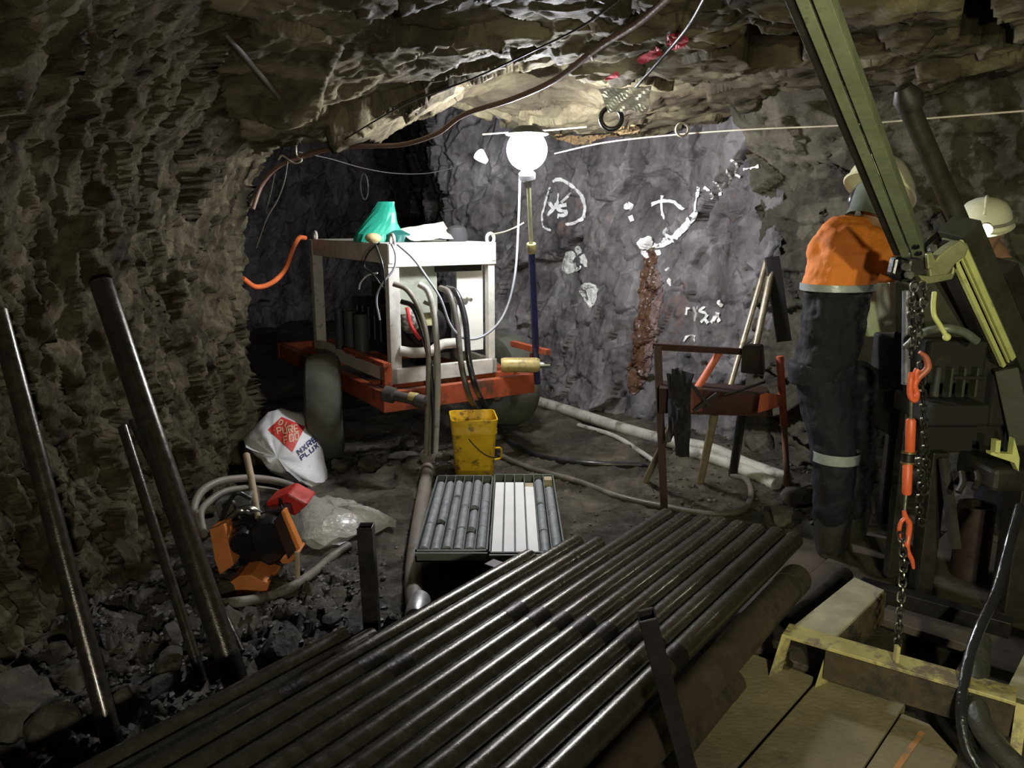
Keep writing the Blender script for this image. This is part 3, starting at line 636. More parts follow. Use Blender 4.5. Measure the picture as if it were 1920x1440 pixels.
b = MB(); b.ball(B(.18, .1, .97), (.07, .05, .09), 8); b.build('filter', M('speckled_filter', (.4, .38, .34), .5, dirt=(.08, .07, .06), dirt_amt=.6, dscale=30), pp, smooth=True)
for uu in (.47, .52, .57): MB().tube([B(uu, .06, 1.06), B(uu, .02, 1.10), B(uu, -.02, 1.09)], .014, 10).build('hose_fitting', M('steel_fitting', (.5, .48, .42), .35, .7), pp, smooth=True)
bbox((.52, .06, 1.30), (.34, .03, .05)).build('dark_slot', eng, pp)
for k in range(3): MB().tube([B(-.0, .5 + k * .22, .98), B(.0, .5 + k * .22, .68)], .05 - k * .008, 12).build('tank', M('dim_grey_tank', (.05, .05, .052), .6), pp, smooth=True)

# things lying on top of the power pack
ZT = zt + .010
grn = M('green_tarpaulin', (.02, .30, .20), .38, 0, var=.15, scale=6)
t = thing('green_bag', 'crumpled green plastic bag standing up on the power pack', 'bag', B(.15, .55, ZT))
bs = B(.13, .50, ZT)
# thin double-walled sack: rings from bottom to peak
rings = []
rg = [(.0, 0), (.13, 1)]
def sackring(z, w, d, sx, seed):
    r_ = random.Random(seed); out = []
    for k in range(22):
        a = 2 * math.pi * k / 22; q = 1 + .10 * math.sin(3 * a + seed) + r_.uniform(-.05, .05)
        out.append(bs + Vector((sx + math.cos(a) * w * q, math.sin(a) * d * q, z)))
    return out
MB().loft([sackring(0, .17, .12, .0, 1), sackring(.05, .155, .11, .01, 2), sackring(.12, .115, .08, .035, 3), sackring(.19, .085, .05, .06, 4), sackring(.235, .065, .03, .07, 5), sackring(.262, .055, .016, .075, 6)]).build('bag_body', grn, t, smooth=False)
MB().loft([[q + Vector((.15, -.03, 0)) for q in sackring(0.0, .10, .10, 0, 7)], [q + Vector((.15, -.03, 0)) for q in sackring(.045, .085, .08, 0, 8)], [q + Vector((.14, -.02, 0)) for q in sackring(.075, .04, .04, 0, 9)]]).build('bag_fold', M('dark_green_tarp', (.012, .10, .085), .4), t)
t = tag(MB().ball(B(.02, .28, ZT + .028), (.055, .04, .032), 10).build('work_glove', M('yellow_leather', (.55, .45, .22), .8, bump=.4), smooth=True), 'balled yellow work glove beside the green bag', 'glove')
# open carton / paper
pm = M('cream_paper', (.75, .74, .62), .7, 0, var=.08)
t = thing('paper_sheet', 'pale curled paper sheet on top of the power pack', 'paper', B(.45, .40, ZT))
def sheet(pts, nu=10, nv=8, th=.0015, amp=.006, seed=3):
    a, b_, c, d = [Vector(q) for q in pts]; b = MB(); vs = []; r_ = random.Random(seed); vv = []
    for s in (0, 1):
        for i in range(nu + 1):
            for j in range(nv + 1):
                x_, y_ = i / nu, j / nv; q = a * (1 - x_) * (1 - y_) + b_ * x_ * (1 - y_) + c * x_ * y_ + d * (1 - x_) * y_
                n = math.sin(x_ * 7 + seed) * math.cos(y_ * 5 + seed * 2) + .5 * math.sin(x_ * 17 + y_ * 13 + seed)
                nn = (b_ - a).cross(d - a).normalized(); vs.append(q + nn * (amp * n - s * th))
    k = (nu + 1) * (nv + 1); fs = []
    for i in range(nu):
        for j in range(nv):
            p_ = i * (nv + 1) + j; fs.append((p_, p_ + nv + 1, p_ + nv + 2, p_ + 1)); fs.append((k + p_, k + p_ + 1, k + p_ + nv + 2, k + p_ + nv + 1))
    edge = [i * (nv + 1) for i in range(nu + 1)] + [nu * (nv + 1) + j for j in range(1, nv + 1)] + [i * (nv + 1) + nv for i in range(nu - 1, -1, -1)] + [j for j in range(nv - 1, 0, -1)]
    for i in range(len(edge)): e_, g_ = edge[i], edge[(i + 1) % len(edge)]; fs.append((e_, g_, g_ + k, e_ + k))
    return MB().add(vs, fs)
sheet([B(.26, .22, ZT + .012), B(.56, .20, ZT + .02), B(.62, .46, ZT + .13), B(.28, .52, ZT + .08)], amp=.005).build('sheet', pm, t, smooth=True)
bk = tag(MB().loft([[B(.64, .30, ZT) + u2 * math.cos(a) * .075 * q + v2 * math.sin(a) * .06 * q + Vector((0, 0, h_)) for a in np.linspace(0, 2 * math.pi, 14)[:-1]] for q, h_ in ((1, 0), (1.08, .045), (.85, .09), (.35, .105))]).build('dark_rag', M('black_rag', (.03, .028, .03), .85, bump=.6), smooth=True), 'small dark rag heaped at the right end of the power pack roof', 'rag')

# ------------------------------------------------------------------ lamp on a pole
lp = P(988, 281, 4.70); lb = T(1.135, 0.0, 0.50)
lampt = thing('work_lamp', 'bright white globe work lamp on a blue pole tied to the trailer corner', 'lamp', lb)
glow = M('lamp_glow', (0.95, 0.95, 1.0), 0.5, 0, var=0, bump=0, emit=235)
MB().ball(lp, .118, 18).build('globe', glow, lampt, smooth=True, label='glowing white globe')
MB().lathe([(0, .126), (.05, .132), (.128, .088), (.124, .084), (.05, .126), (0, .120)], lp, (0, 0, 1), 28).build('blocker', M('added_blocker', (.05, .05, .05), .6), lampt, smooth=True, label='thin dark added hood')  # opaque cap added above the globe to keep its light off the ceiling
nk = lp + (lb - lp) * .10; md = lp + (lb - lp) * .38
MB().lathe([(.03, 0), (.05, .02), (.05, .05), (.025, .07), (.025, .1)], lp - Vector((0, 0, .115)), (lb - lp), 16).build('socket', M('lamp_socket', (.3, .3, .32), .4, .5), lampt, smooth=True)
MB().tube([nk, md], .013, 12).build('upper_pole', M('yellowed_pole', (.42, .42, .28), .45, .2), lampt, smooth=True)
MB().tube([md, lb], .023, 14).build('lower_pole', M('blue_pole', (.03, .035, .13), .35, .2), lampt, smooth=True)
MB().lathe([(.03, -.03), (.032, 0), (.03, .03)], md, (lb - lp), 14).build('clamp', ypaint, lampt, smooth=True)
# small second light deeper in the drift
s2 = P(903, 295, 6.9); t = thing('small_lamp', 'small bright lamp hanging in the dark beyond the globe lamp', 'lamp', s2)
MB().lathe([(.0, 0), (.022, .01), (.045, .08), (.05, .11), (0, .12)], s2 + Vector((.045, 0, -.04)), (-.6, -.5, .55), 16).build('bulb', M('small_glow', (.92, .95, 1.0), .5, 0, var=0, bump=0, emit=45), t, smooth=True, label='glowing bulb')
MB().tube(crv([s2 + Vector((.0, .0, .03)), s2 + Vector((.1, 0, .2)), s2 + Vector((.15, .1, .5))], 6), .006, 6).build('cord', black_rub, t, smooth=True)

# ------------------------------------------------------------------ hoses and cables round the power pack
def hose(name, label, cat, pts, r, mat, n=8, group=None, parts=None):
    t = MB().tube(crv(pts, n), r, 12).build(name, mat, smooth=True); return tag(t, label, cat, group)
def PP(*a): return [P(x_, y_, z_) for x_, y_, z_ in a]
# black pair
fl0 = onfloor(905, 770, .02)
hose('hydraulic_hose', 'black hose dropping from the white panel, right one of the pair beside the yellow bucket', 'hose', PP((838, 540, 4.88), (856, 550, 4.80), (872, 600, 4.72), (880, 680, 4.62), (898, 740, 4.75)) + fl([(925, 785), (950, 825), (1010, 858), (1100, 872), (1212, 876)], .02), .019, black_rub)
hose('hydraulic_hose', 'black hose dropping from the white panel, left one of the pair beside the yellow bucket', 'hose', PP((826, 540, 4.88), (843, 552, 4.78), (857, 610, 4.70), (866, 690, 4.62), (884, 752, 4.78)) + fl([(905, 790), (925, 845), (990, 880), (1080, 905), (1160, 935), (1250, 955), (1330, 968), (1390, 962), (1408, 935), (1400, 905), (1372, 895)], .02), .019, M('mud_coated_hose', (.10, .09, .075), .5, dirt=(.17, .15, .12), dirt_amt=.4))
# hose bundle falling to the floor then joined into one thick hose
for k, (a, lab) in enumerate(((((738, 532), (765, 545), (790, 590), (803, 660), (802, 760), (799, 850)), 'leftmost grey hose of the bundle from the control box'), (((786, 533), (803, 548), (815, 600), (821, 690), (819, 780), (816, 850)), 'pale grey hose of the bundle, right of the control box'), (((795, 566), (812, 580), (818, 640), (812, 720), (808, 800), (806, 855)), 'thin grey hose in the middle of the bundle'), (((752, 565), (776, 578), (797, 640), (808, 700), (813, 780), (812, 850)), 'dark grey hose of the bundle, starting under the red lever'))):
    ys_ = np.linspace(4.80, 4.72, 6); m_ = (grey_hose, white_hose, grey_hose, black_rub)[k]
    hose('hydraulic_hose', lab, 'hose', [P(x_, y_, Y_) for (x_, y_), Y_ in zip(a, ys_)], (.017, .019, .012, .016)[k], m_)
th_ = [onfloor(807, 850, .045)] + fl([(800, 900), (790, 960), (782, 1020), (776, 1080), (777, 1130), (784, 1180)], .042)
o = MB().tube(crv(th_, 10), .040, 16).build('suction_hose', grey_hose, smooth=True); tag(o, 'fat mud-coloured hose lying along the left side of the core trays', 'hose')
MB().lathe([(.043, -.03), (.052, -.02), (.052, .0), (.046, .005), (.052, .012), (.052, .03), (.043, .035)], onfloor(803, 868, .05), (-.05, -1, .0), 16).build('hose_clamp', grey_hose, o, smooth=True)
MB().lathe([(.041, -.04), (.047, -.03), (.047, .10), (.041, .12)], onfloor(786, 1150, .045), (.0, -1, 0), 16).build('bare_metal_sleeve', M('bare_metal', (.42, .42, .42), .4, .7), o, smooth=True)
# white hoses on the ground to the right
for a, r_, lab in ((((985, 752), (1060, 775), (1150, 805), (1240, 832), (1330, 850), (1400, 880), (1475, 908)), .045, 'long pale thick hose running from the trailer to the rig along the rock wall'),
                   (((1290, 855), (1340, 868), (1400, 892), (1455, 918)), .042, 'second pale thick hose lying in front of the long one'),
                   (((1085, 800), (1150, 820), (1200, 850), (1228, 870)), .018, 'thin pale hose curving beside the long thick hose')):
    o = MB().tube(crv(fl(a, r_), 8), r_, 14).build('water_hose', white_hose, smooth=True); tag(o, lab, 'hose')
# orange cable
hose('orange_cable', 'bright orange cable looping from the power pack corner to the left wall', 'cable', PP((572, 446, 6.05), (560, 447, 5.95), (548, 470, 5.8), (535, 505, 5.6), (510, 530, 5.4), (480, 538, 5.25), (455, 522, 5.1)), .018, M('orange_cable_skin', (.85, .20, .06), .4, 0, var=.05))
# grey-blue lamp cord: from lamp down in a U and up to the box corner
cc = M('grey_blue_cord', (.40, .42, .48), .4, 0, var=.1)
hose('lamp_cord', 'grey-blue cord hanging in a deep U from the globe lamp', 'cable', PP((975, 325, 4.9), (972, 420, 4.9), (965, 520, 4.82), (945, 590, 4.78), (910, 628, 4.72), (872, 635, 4.68), (845, 610, 4.66), (826, 560, 4.66), (800, 520, 4.68), (775, 485, 4.7), (745, 458, 4.74)), .0075, cc)
MB().tube(crv(PP((735, 458, 4.72), (742, 480, 4.70), (738, 505, 4.68), (718, 530, 4.66), (706, 560, 4.66), (712, 600, 4.68)), 8), .0065, 12).build('power_cord', cc, pp, smooth=True)
MB().tube(crv(PP((712, 455, 4.74), (690, 475, 4.8), (683, 500, 4.85), (700, 515, 4.70), (720, 540, 4.66), (718, 500, 4.66), (705, 460, 4.72)), 8), .006, 12).build('power_cord', black_rub, pp, smooth=True)
MB().tube(crv(PP((708, 512, 4.70), (690, 516, 4.75), (676, 530, 4.8), (673, 542, 4.85)), 8), .005, 12).build('power_cord', M('white_cord', (.7, .7, .66), .5), pp, smooth=True)
hose('tie_rope', 'short pale rope tying the lamp pole to the power pack corner', 'rope', PP((920, 440, 5.2), (945, 435, 5.1), (965, 427, 5.05), (982, 418, 5.08)), .005, rope_m)

# ------------------------------------------------------------------ rice sack, plastic sheet, pump machine, stick
def pillow(name, ring_pts, mat, parent): return MB().loft(ring_pts).build(name, mat, parent, smooth=True)
sackm = M('white_woven_sack', (.82, .83, .84), .5, 0, var=.06, scale=30, bump=.15, bscale=220, dirt=(.42, .40, .34), dirt_amt=.18)
S0 = onfloor(540, 900)
t = thing('woven_sack', 'crumpled white printed sack slumped against the left rock corner', 'sack', S0)
# outline in the picture plane, built as a slumped body with depth
top = [(458, 822), (482, 795), (500, 775), (520, 768), (560, 778), (590, 812), (606, 860), (611, 905), (600, 918), (560, 905), (520, 885), (490, 860), (470, 842)]
c_ = Vector((0, 0, 0)); front = []
Ys = 4.62
outl = [P(a, b_, Ys + (910 - b_) * .0017) for a, b_ in top]
for q in outl: c_ += q
c_ /= len(outl)
rings = []
for k, (sc, dy) in enumerate(((.05, -.19), (.35, -.185), (.62, -.15), (.85, -.09), (1.0, 0), (.97, .08), (.7, .16), (.3, .2))):
    rg = []
    for i in range(len(outl)):
        for f_ in (0, .25, .5, .75):
            q = outl[i].lerp(outl[(i + 1) % len(outl)], f_); an = i + f_
            w_ = (.030 * math.sin(an * 2.1 + k * .9) * (1 - abs(sc - .6)) + .012 * math.sin(an * 5 + k * 1.1)) * sc
            rg.append(c_ + (q - c_) * sc + Vector((0, dy + w_, 0)))
    rings.append(rg)
sb_ = MB().loft(rings); sack = sb_.build('sack_body', sackm, t, smooth=True)
me_ = sack.data
bvs = BVHTree.FromPolygons([tuple(v.co + wloc(t)) for v in me_.vertices], [tuple(p_.vertices) for p_ in me_.polygons])
def decal(tree, poly_px, mat, name, parent, lift=.003, grid=10):
    """printed patch lying on a surface, cut to a polygon: list of pixel corners (quad)"""
    a, b_, c, d = [Vector((*q, 0)) for q in poly_px]; vs = []; fs = []
    for i in range(grid + 1):
        for j in range(grid + 1):
            x_, y_ = i / grid, j / grid; q = a * (1 - x_) * (1 - y_) + b_ * x_ * (1 - y_) + c * x_ * y_ + d * (1 - x_) * y_
            h = tree.ray_cast(Vector((0, 0, EYE)), ray(q.x, q.y).normalized(), 20)
            if h[0] is None: h = (P(q.x, q.y, 4.6), Vector((0, -1, 0)))
            n = h[1] if h[1].dot(ray(q.x, q.y)) < 0 else -h[1]
            vs.append(h[0] + n * lift)
    for i in range(grid):
        for j in range(grid): k = i * (grid + 1) + j; fs.append((k, k + grid + 1, k + grid + 2, k + 1))
    return MB().add(vs, fs).build(name, mat, parent)
def stroke(tree, pts, w, mat, name, parent, lift=.003, fallback=4.6):
    """brushed or sprayed line lying on a surface"""
    b = MB(); L_ = []; c = crv([(x_, y_, 0) for x_, y_ in pts], 6) if len(pts) > 2 else [Vector((*pts[0], 0)).lerp(Vector((*pts[1], 0)), k / 6) for k in range(7)]
    if w > 9:
        d_ = [c[0]]
        for q in c[1:]:
            n_ = max(1, int((q - d_[-1]).length / 2.5)); o_ = d_[-1]
            d_ += [o_.lerp(q, (k + 1) / n_) for k in range(n_)]
        c = d_
    m_ = 2 if w <= 9 else int(w / 2.5) + 1; sd = pts[0][0]
    for i, q in enumerate(c):
        d = (c[min(i + 1, len(c) - 1)] - c[max(i - 1, 0)]); d = Vector((-d.y, d.x, 0)).normalized() * w / 2
        if w > 9: d = d * (1 + .2 * math.sin(i * .23 + sd) + .12 * math.sin(i * .61 + sd * 2) + .08 * math.sin(i * 1.7)) * min(1, .35 + .3 * min(i, len(c) - 1 - i))
        for s in np.linspace(-1, 1, m_):
            k = q + d * s; h = tree.ray_cast(Vector((0, 0, EYE)), ray(k.x, k.y).normalized(), 20)
            if h[0] is None: L_.append(P(k.x, k.y, fallback)); continue
            n = h[1] if h[1].dot(ray(k.x, k.y)) < 0 else -h[1]; L_.append(h[0] + n * lift)
    fs = [(m_ * i + j, m_ * i + j + 1, m_ * i + m_ + j + 1, m_ * i + m_ + j) for i in range(len(c) - 1) for j in range(m_ - 1)]
    return b.add(L_, fs)
redp = M('red_print', (.62, .05, .04), .5, 0, var=.12); inkp = M('navy_print', (.03, .035, .14), .5); goldp = M('tan_print', (.62, .50, .32), .5)
pr_ = thing
lab_ = decal(bvs, ((528, 782), (572, 800), (548, 848), (502, 806)), redp, 'red_label', sack, .002)
b = MB()
def letters(b, strokes, ox, oy, ux, uy, vx, vy, w, mat, name, parent, lift):
    m = MB()
    for s in strokes:
        pts = [(ox + x_ * ux + y_ * vx, oy + x_ * uy + y_ * vy) for x_, y_ in s]
        st_ = stroke(bvs, pts, w, mat, name, parent, lift); m.add(st_.v, st_.f)
    return m.build(name, mat, parent)
FONT = {'P': [[(0, 1), (0, 0), (.7, 0), (.7, .5), (0, .5)]], 'U': [[(0, 0), (0, 1), (.7, 1), (.7, 0)]], 'R': [[(0, 1), (0, 0), (.7, 0), (.7, .5), (0, .5)], [(.3, .5), (.7, 1)]], 'E': [[(.7, 0), (0, 0), (0, 1), (.7, 1)], [(0, .5), (.6, .5)]], 'F': [[(.7, 0), (0, 0), (0, 1)], [(0, .5), (.6, .5)]], 'O': [[(0, 0), (.7, 0), (.7, 1), (0, 1), (0, 0)]], 'D': [[(0, 0), (.5, 0), (.7, .5), (.5, 1), (0, 1), (0, 0)]], 'I': [[(.3, 0), (.3, 1)]], 'L': [[(0, 0), (0, 1), (.7, 1)]], 'A': [[(0, 1), (.35, 0), (.7, 1)], [(.15, .6), (.55, .6)]], 'N': [[(0, 1), (0, 0), (.7, 1), (.7, 0)]], 'X': [[(0, 0), (.7, 1)], [(.7, 0), (0, 1)]]}
def word(wd, ox, oy, ux, uy, vx, vy, w, mat, name, parent, lift=.004):
    ss = []
    for i, ch in enumerate(wd):
        for s in FONT[ch]: ss += [[(x_ + i * 1.05, y_) for x_, y_ in s][k:k + 2] for k in range(len(s) - 1)]
    letters(None, ss, ox, oy, ux, uy, vx, vy, w, mat, name, parent, lift)
word('DI', 526, 788, 9, 3, -4, 8, 2.2, goldp, 'lettering', lab_)
word('PURE', 519, 803, 10, -1.5, 2, 12, 2.0, goldp, 'lettering', lab_)
word('FOO', 532, 820, 9.5, -3, 1.5, 12, 2.0, goldp, 'lettering', lab_)
word('NXRE', 556, 845, 8.5, -7, 5, 8, 2.4, inkp, 'lettering', sack)
word('PLUX', 562, 856, 8.0, -6.5, 4, 7, 2.0, inkp, 'lettering', sack)
# clear plastic sheet
plm = M('clear_crumpled_plastic', (.62, .60, .52), .18, 0, var=.1, bump=1.0, bscale=26, alpha=.62, rvar=.08, coat=.5)
t = thing('plastic_sheet', 'crumpled clear plastic bag lying beside the orange pump', 'plastic bag', onfloor(650, 1010))
pts = [(545, 955), (580, 948), (620, 960), (660, 966), (700, 975), (742, 995), (700, 1005), (650, 1020), (610, 1035), (575, 1032), (556, 1005)]
base_ = [onfloor(a, b_, .02) for a, b_ in pts]; cc_ = sum(base_, Vector()) / len(base_); rings = []
for k, (sc, h_) in enumerate(((1.0, 0.0), (1.02, .03), (.82, .075), (.55, .10), (.25, .105), (.03, .10))):
    rg = []
    for i in range(len(base_)):
        for f_ in (0, .33, .67):
            q = base_[i].lerp(base_[(i + 1) % len(base_)], f_); an = i + f_
            rg.append(cc_ + (q - cc_) * sc + Vector((0, 0, h_ * (1 + .25 * sc * math.sin(an * 2.2 + k)) + .014 * sc * math.sin(an * 5 + k * 2))))
    rings.append(rg)
MB().loft(rings).build('film', plm, t, smooth=True)

# orange pump on its side
opm = M('faded_orange_paint', (.62, .21, .055), .55, 0, var=.15, dirt=(.2, .09, .05), dirt_amt=.22, dscale=9)
blk = M('gloss_black_casing', (.015, .013, .014), .25, .2, coat=.4)
pm0 = G(480, 1090, .0); pump = thing('water_pump', 'orange and black engine pump tipped over beside the coiled hose', 'pump', pm0)
Yp = 3.27
def PZ(a, b_, d=0): return P(a, b_, Yp + d)
pump_y = M('brown_black_radiator', (.05, .025, .02), .5, .2)
def slab(name, px, depth, mat, d0=0, bev=.004, **k):
    q = [PZ(a, b_, d0) for a, b_ in px]; return MB().prism(q, (0, 0, 0), (0, depth, 0)).build(name, mat, pump, bevel=bev, **k)
slab('side_frame', [(392, 993), (420, 984), (438, 1060), (412, 1078), (402, 1050)], .09, opm, -.06)
slab('casing', [(424, 980), (480, 965), (535, 955), (550, 1030), (530, 1056), (478, 1072), (446, 1062)], .22, blk, .02, .02)
b = MB(); b.lathe([(0, 0), (.075, 0), (.082, .015), (.082, .16), (.07, .18), (0, .18)], PZ(505, 1010, -.05), (-.25, 1, .1), 28); b.build('flywheel_cover', blk, pump, smooth=True)
b = MB(); b.lathe([(0, 0), (.055, 0), (.06, .015), (.06, .16), (0, .17)], PZ(455, 1020, -.05), (-.25, 1, .1), 28); b.build('pump_head', blk, pump, smooth=True)
slab('radiator', [(512, 978), (528, 962), (558, 1028), (540, 1050)], .04, pump_y, -.08)
slab('side_frame', [(526, 960), (532, 958), (563, 1028), (556, 1034)], .05, M('bright_orange_edge', (.80, .26, .05), .45), -.10)
slab('foot_plate', [(416, 1125), (420, 1100), (448, 1080), (470, 1078), (492, 1090), (505, 1094), (500, 1110), (450, 1118)], .18, opm, -.12)
slab('foot_plate', [(524, 1052), (556, 1036), (560, 1040), (545, 1056), (530, 1058)], .12, opm, -.06)
for k, (a, b_, c, d) in enumerate(((410, 985, 470, 935), (425, 975, 475, 965), (420, 950, 455, 990), (440, 960, 500, 970))):
    MB().tube(crv([PZ(a, b_, .05), PZ((a + c) / 2, min(b_, d) - 8, .03), PZ(c, d, .06)], 6), .010, 8).build('fuel_pipe', M('dull_silver', (.35, .35, .34), .3, .8) if k % 2 else black_rub, pump, smooth=True)
slab('carburettor', [(400, 945), (470, 925), (474, 960), (410, 975)], .12, M('grey_cast_metal', (.22, .22, .20), .35, .6, dirt=(.05, .05, .04), dirt_amt=.35), .08, .01)
redm = M('red_plastic', (.50, .03, .02), .4)
t = thing('fuel_can', 'bright red plastic can wedged behind the orange pump', 'can', PZ(540, 950, .15))
MB().prism([PZ(498, 942, .12), PZ(540, 925, .12), PZ(578, 945, .12), PZ(545, 975, .12), PZ(505, 978, .12)], (0, 0, 0), (0, .16, 0)).build('can_body', redm, t, bevel=.01)
MB().box(PZ(526, 940, .11), (.015, .02, .03)).build('can_cap', blk, t, bevel=.003)
tag(MB().tube([PZ(462, 853, .35), PZ(472, 900, .2), PZ(484, 970, .02)], [.017, .016, .014], 10).build('wooden_stick', wood, smooth=True), 'pale wooden handle standing up behind the orange pump', 'stick')
tag(MB().tube([PZ(556, 1035, -.05), PZ(558, 1090, -.08)], .012, 8).build('wooden_stick', wood, smooth=True), 'short pale stick propping the right side of the orange pump', 'stick')
# coiled hose round the pump
for k, (dx, dy, r_, lab) in enumerate(((0, 0, .020, 'outer loop of muddy hose arching over the orange pump'), (14, 18, .018, 'inner loop of muddy hose arching over the orange pump'))):
    q = [(368, 1000), (362, 960), (375, 925), (405, 905), (440, 898), (480, 897), (530, 905), (575, 925), (612, 958)]
    pts = [P(a + dx * (1 if a < 450 else -.7), b_ + dy * (1 if b_ < 960 else .2), 3.36 + i * .11 + k * .02) for i, (a, b_) in enumerate(q)]
    hose('coiled_hose', lab, 'hose', pts, r_, grey_hose)
hose('coiled_hose', 'muddy hose lying in front of the pump towards the clear plastic bag', 'hose', fl([(395, 1140), (450, 1135), (500, 1125), (550, 1105), (590, 1078), (622, 1050), (655, 1028)], .022), .022, grey_hose)
hose('coiled_hose', 'short grey hose end hanging behind the leaning rods, left of the pump', 'hose', PP((372, 960, 3.5), (362, 1000, 3.4), (372, 1040, 3.35), (385, 1075, 3.3)), .018, white_hose)
# ------------------------------------------------------------------ drill rig: mast, head, engine, chain
def PP(*a): return [P(x_, y_, z_) for x_, y_, z_ in a]
olive = M('olive_grey_steel', (0.21, 0.23, 0.14), 0.5, 0.2, var=.2, dirt=(0.09, 0.09, 0.06), dirt_amt=0.22, dscale=9)
limep = M('lime_yellow_paint', (0.62, 0.64, 0.24), 0.5, 0.0, var=.15, dirt=(0.15, 0.16, 0.07), dirt_amt=0.2, dscale=14)
darkp = M('greasy_dark_paint', (0.030, 0.025, 0.022), 0.5, 0.2, dirt=(0.055, 0.05, 0.035), dirt_amt=0.25, dscale=6)
rig = thing('drill_rig', 'dark core drilling rig with a tall slotted mast and yellow-green lower rails', 'drill rig', (1.6, 2.9, 0.0))
# upper mast: channel section, dark web on the left, two pale flanges facing the camera with a slot between
ma = P(1441, -60, 1.80); mb = P(1676, 486, 2.66)
mc = P(1541, -60, 1.78); axis_ = (mb - ma).normalized(); right = (mc - ma); right = (right - axis_ * right.dot(axis_)).normalized(); back = right.cross(axis_); back = back if back.y > 0 else -back
def mbar(off0, off1, d0, d1, mat, name, a=ma, b=mb, bev=.002):
    q = [a + right * off0 + back * d0, a + right * off1 + back * d0, a + right * off1 + back * d1, a + right * off0 + back * d1]
    return MB().prism(q, (0, 0, 0), b - a).build(name, mat, rig, bevel=bev)
mbar(.000, .024, .012, .055, darkp, 'mast_web')
mbar(.024, .050, .00, .012, olive, 'mast_flange')
mbar(.058, .093, -.006, .006, olive, 'mast_flange')
mbar(.050, .058, .014, .055, darkp, 'mast_slot')
mbar(.087, .093, .006, .055, olive, 'mast_web')
for k in (.03, .075):
    c = mb - axis_ * k + right * .080 - back * .008; MB().lathe([(0, 0), (.011, 0), (.011, .006), (0, .006)], c, -back, 12).build('bolt_hole', blk, rig, smooth=True)
# second round feed bar on the right
fa = P(1706, 205, 2.95); fb = P(1822, 470, 3.05)
MB().pipe(fa, fb, .036, .030, 20).build('feed_rod', M('olive_black_bar', (.06, .058, .04), .4, .5), rig, smooth=True)
MB().box(fa + Vector((-.01, 0, .0)), (.03, .03, .05)).build('rod_lug', cream_p, rig, bevel=.004)
MB().lathe([(0, 0), (.042, 0), (.05, .05), (.03, .09), (.0, .1)], fa + Vector((.01, .0, .0)), (fa - fb), 16).build('rod_cap', darkp, rig, smooth=True)
# pivot head
HY = 2.72
def hslab(name, px, mat, d0, dep, bev=.004): return MB().prism([P(a, b_, HY + d0) for a, b_ in px], (0, 0, 0), (0, dep, 0)).build(name, mat, rig, bevel=bev)
hslab('head_plate', [(1742, 505), (1760, 480), (1782, 462), (1802, 450), (1818, 462), (1812, 480), (1792, 495), (1775, 520), (1745, 528)], M('bronze_green_cast', (.24, .24, .12), .5, .2, dirt=(.1, .1, .06), dirt_amt=.25), -.03, .06, .006)
hslab('lower_bracket', [(1722, 516), (1745, 518), (1785, 512), (1788, 498), (1794, 506), (1786, 524), (1745, 532), (1735, 534)], MATS['bronze_green_cast'], -.035, .05)
hslab('pivot_block', [(1705, 486), (1740, 470), (1758, 485), (1755, 512), (1722, 522), (1700, 520)], MATS['greasy_dark_paint'], -.01, .12, .01)
hslab('small_plate', [(1738, 476), (1748, 472), (1757, 492), (1748, 505), (1740, 505)], MATS['bronze_green_cast'], -.04, .02)
MB().lathe([(0, 0), (.05, 0), (.05, .14), (0, .14)], P(1766, 503, HY - .01), (0, 1, 0), 24).build('pivot_pin', blk, rig, smooth=True)
hslab('clamp_jaw', [(1680, 482), (1694, 480), (1718, 500), (1722, 525), (1690, 530), (1672, 516)], blk, .02, .05, .01)
for (a, b_) in ((1696, 500), (1702, 515), (1745, 465), (1722, 478)): MB().lathe([(0, 0), (.014, 0), (.014, .02), (0, .02)], P(a, b_, HY - .03), (0, -1, 0), 6).build('bolt', M('oily_bolt', (.25, .25, .22), .3, .8), rig)
MB().tube(crv(PP((1722, 500, 2.78), (1740, 455, 2.85), (1780, 430, 2.9), (1800, 445, 2.85)), 6), .012, 8).build('hydraulic_line', blk, rig, smooth=True)
# lower mast with lit rails
la = P(1786, 482, 2.72); lb2 = P(1882, 690, 2.95); ax2 = (lb2 - la).normalized()
r2_ = P(1812, 474, 2.74) - la; r2_ = (r2_ - ax2 * r2_.dot(ax2)).normalized(); bk2 = r2_.cross(ax2); bk2 = bk2 if bk2.y > 0 else -bk2
def lbar(o0, o1, d0, d1, mat, name, a0=0.0, a1=1.0):
    a = la.lerp(lb2, a0); b = la.lerp(lb2, a1); q = [a + r2_ * o0 + bk2 * d0, a + r2_ * o1 + bk2 * d0, a + r2_ * o1 + bk2 * d1, a + r2_ * o0 + bk2 * d1]
    return MB().prism(q, (0, 0, 0), b - a).build(name, mat, rig, bevel=.002)
lbar(.0, .016, .0, .02, limep, 'guide_rail'); lbar(.027, .033, -.002, .01, limep, 'guide_rail', .06); lbar(.040, .062, -.006, .01, limep, 'guide_rail', 0.0); lbar(.0, .06, -.004, .01, limep, 'rail_end', -.04, .06)
lbar(.062, .070, .0, .10, olive, 'rail_side'); lbar(.0, .062, .03, .09, darkp, 'rail_core')
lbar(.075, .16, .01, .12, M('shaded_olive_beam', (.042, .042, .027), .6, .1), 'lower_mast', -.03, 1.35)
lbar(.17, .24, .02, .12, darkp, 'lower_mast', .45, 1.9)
MB().bar(P(1884, 690, 2.95), P(1930, 900, 2.9), .07, .08).build('lower_mast', MATS['shaded_olive_beam'], rig, bevel=.003)
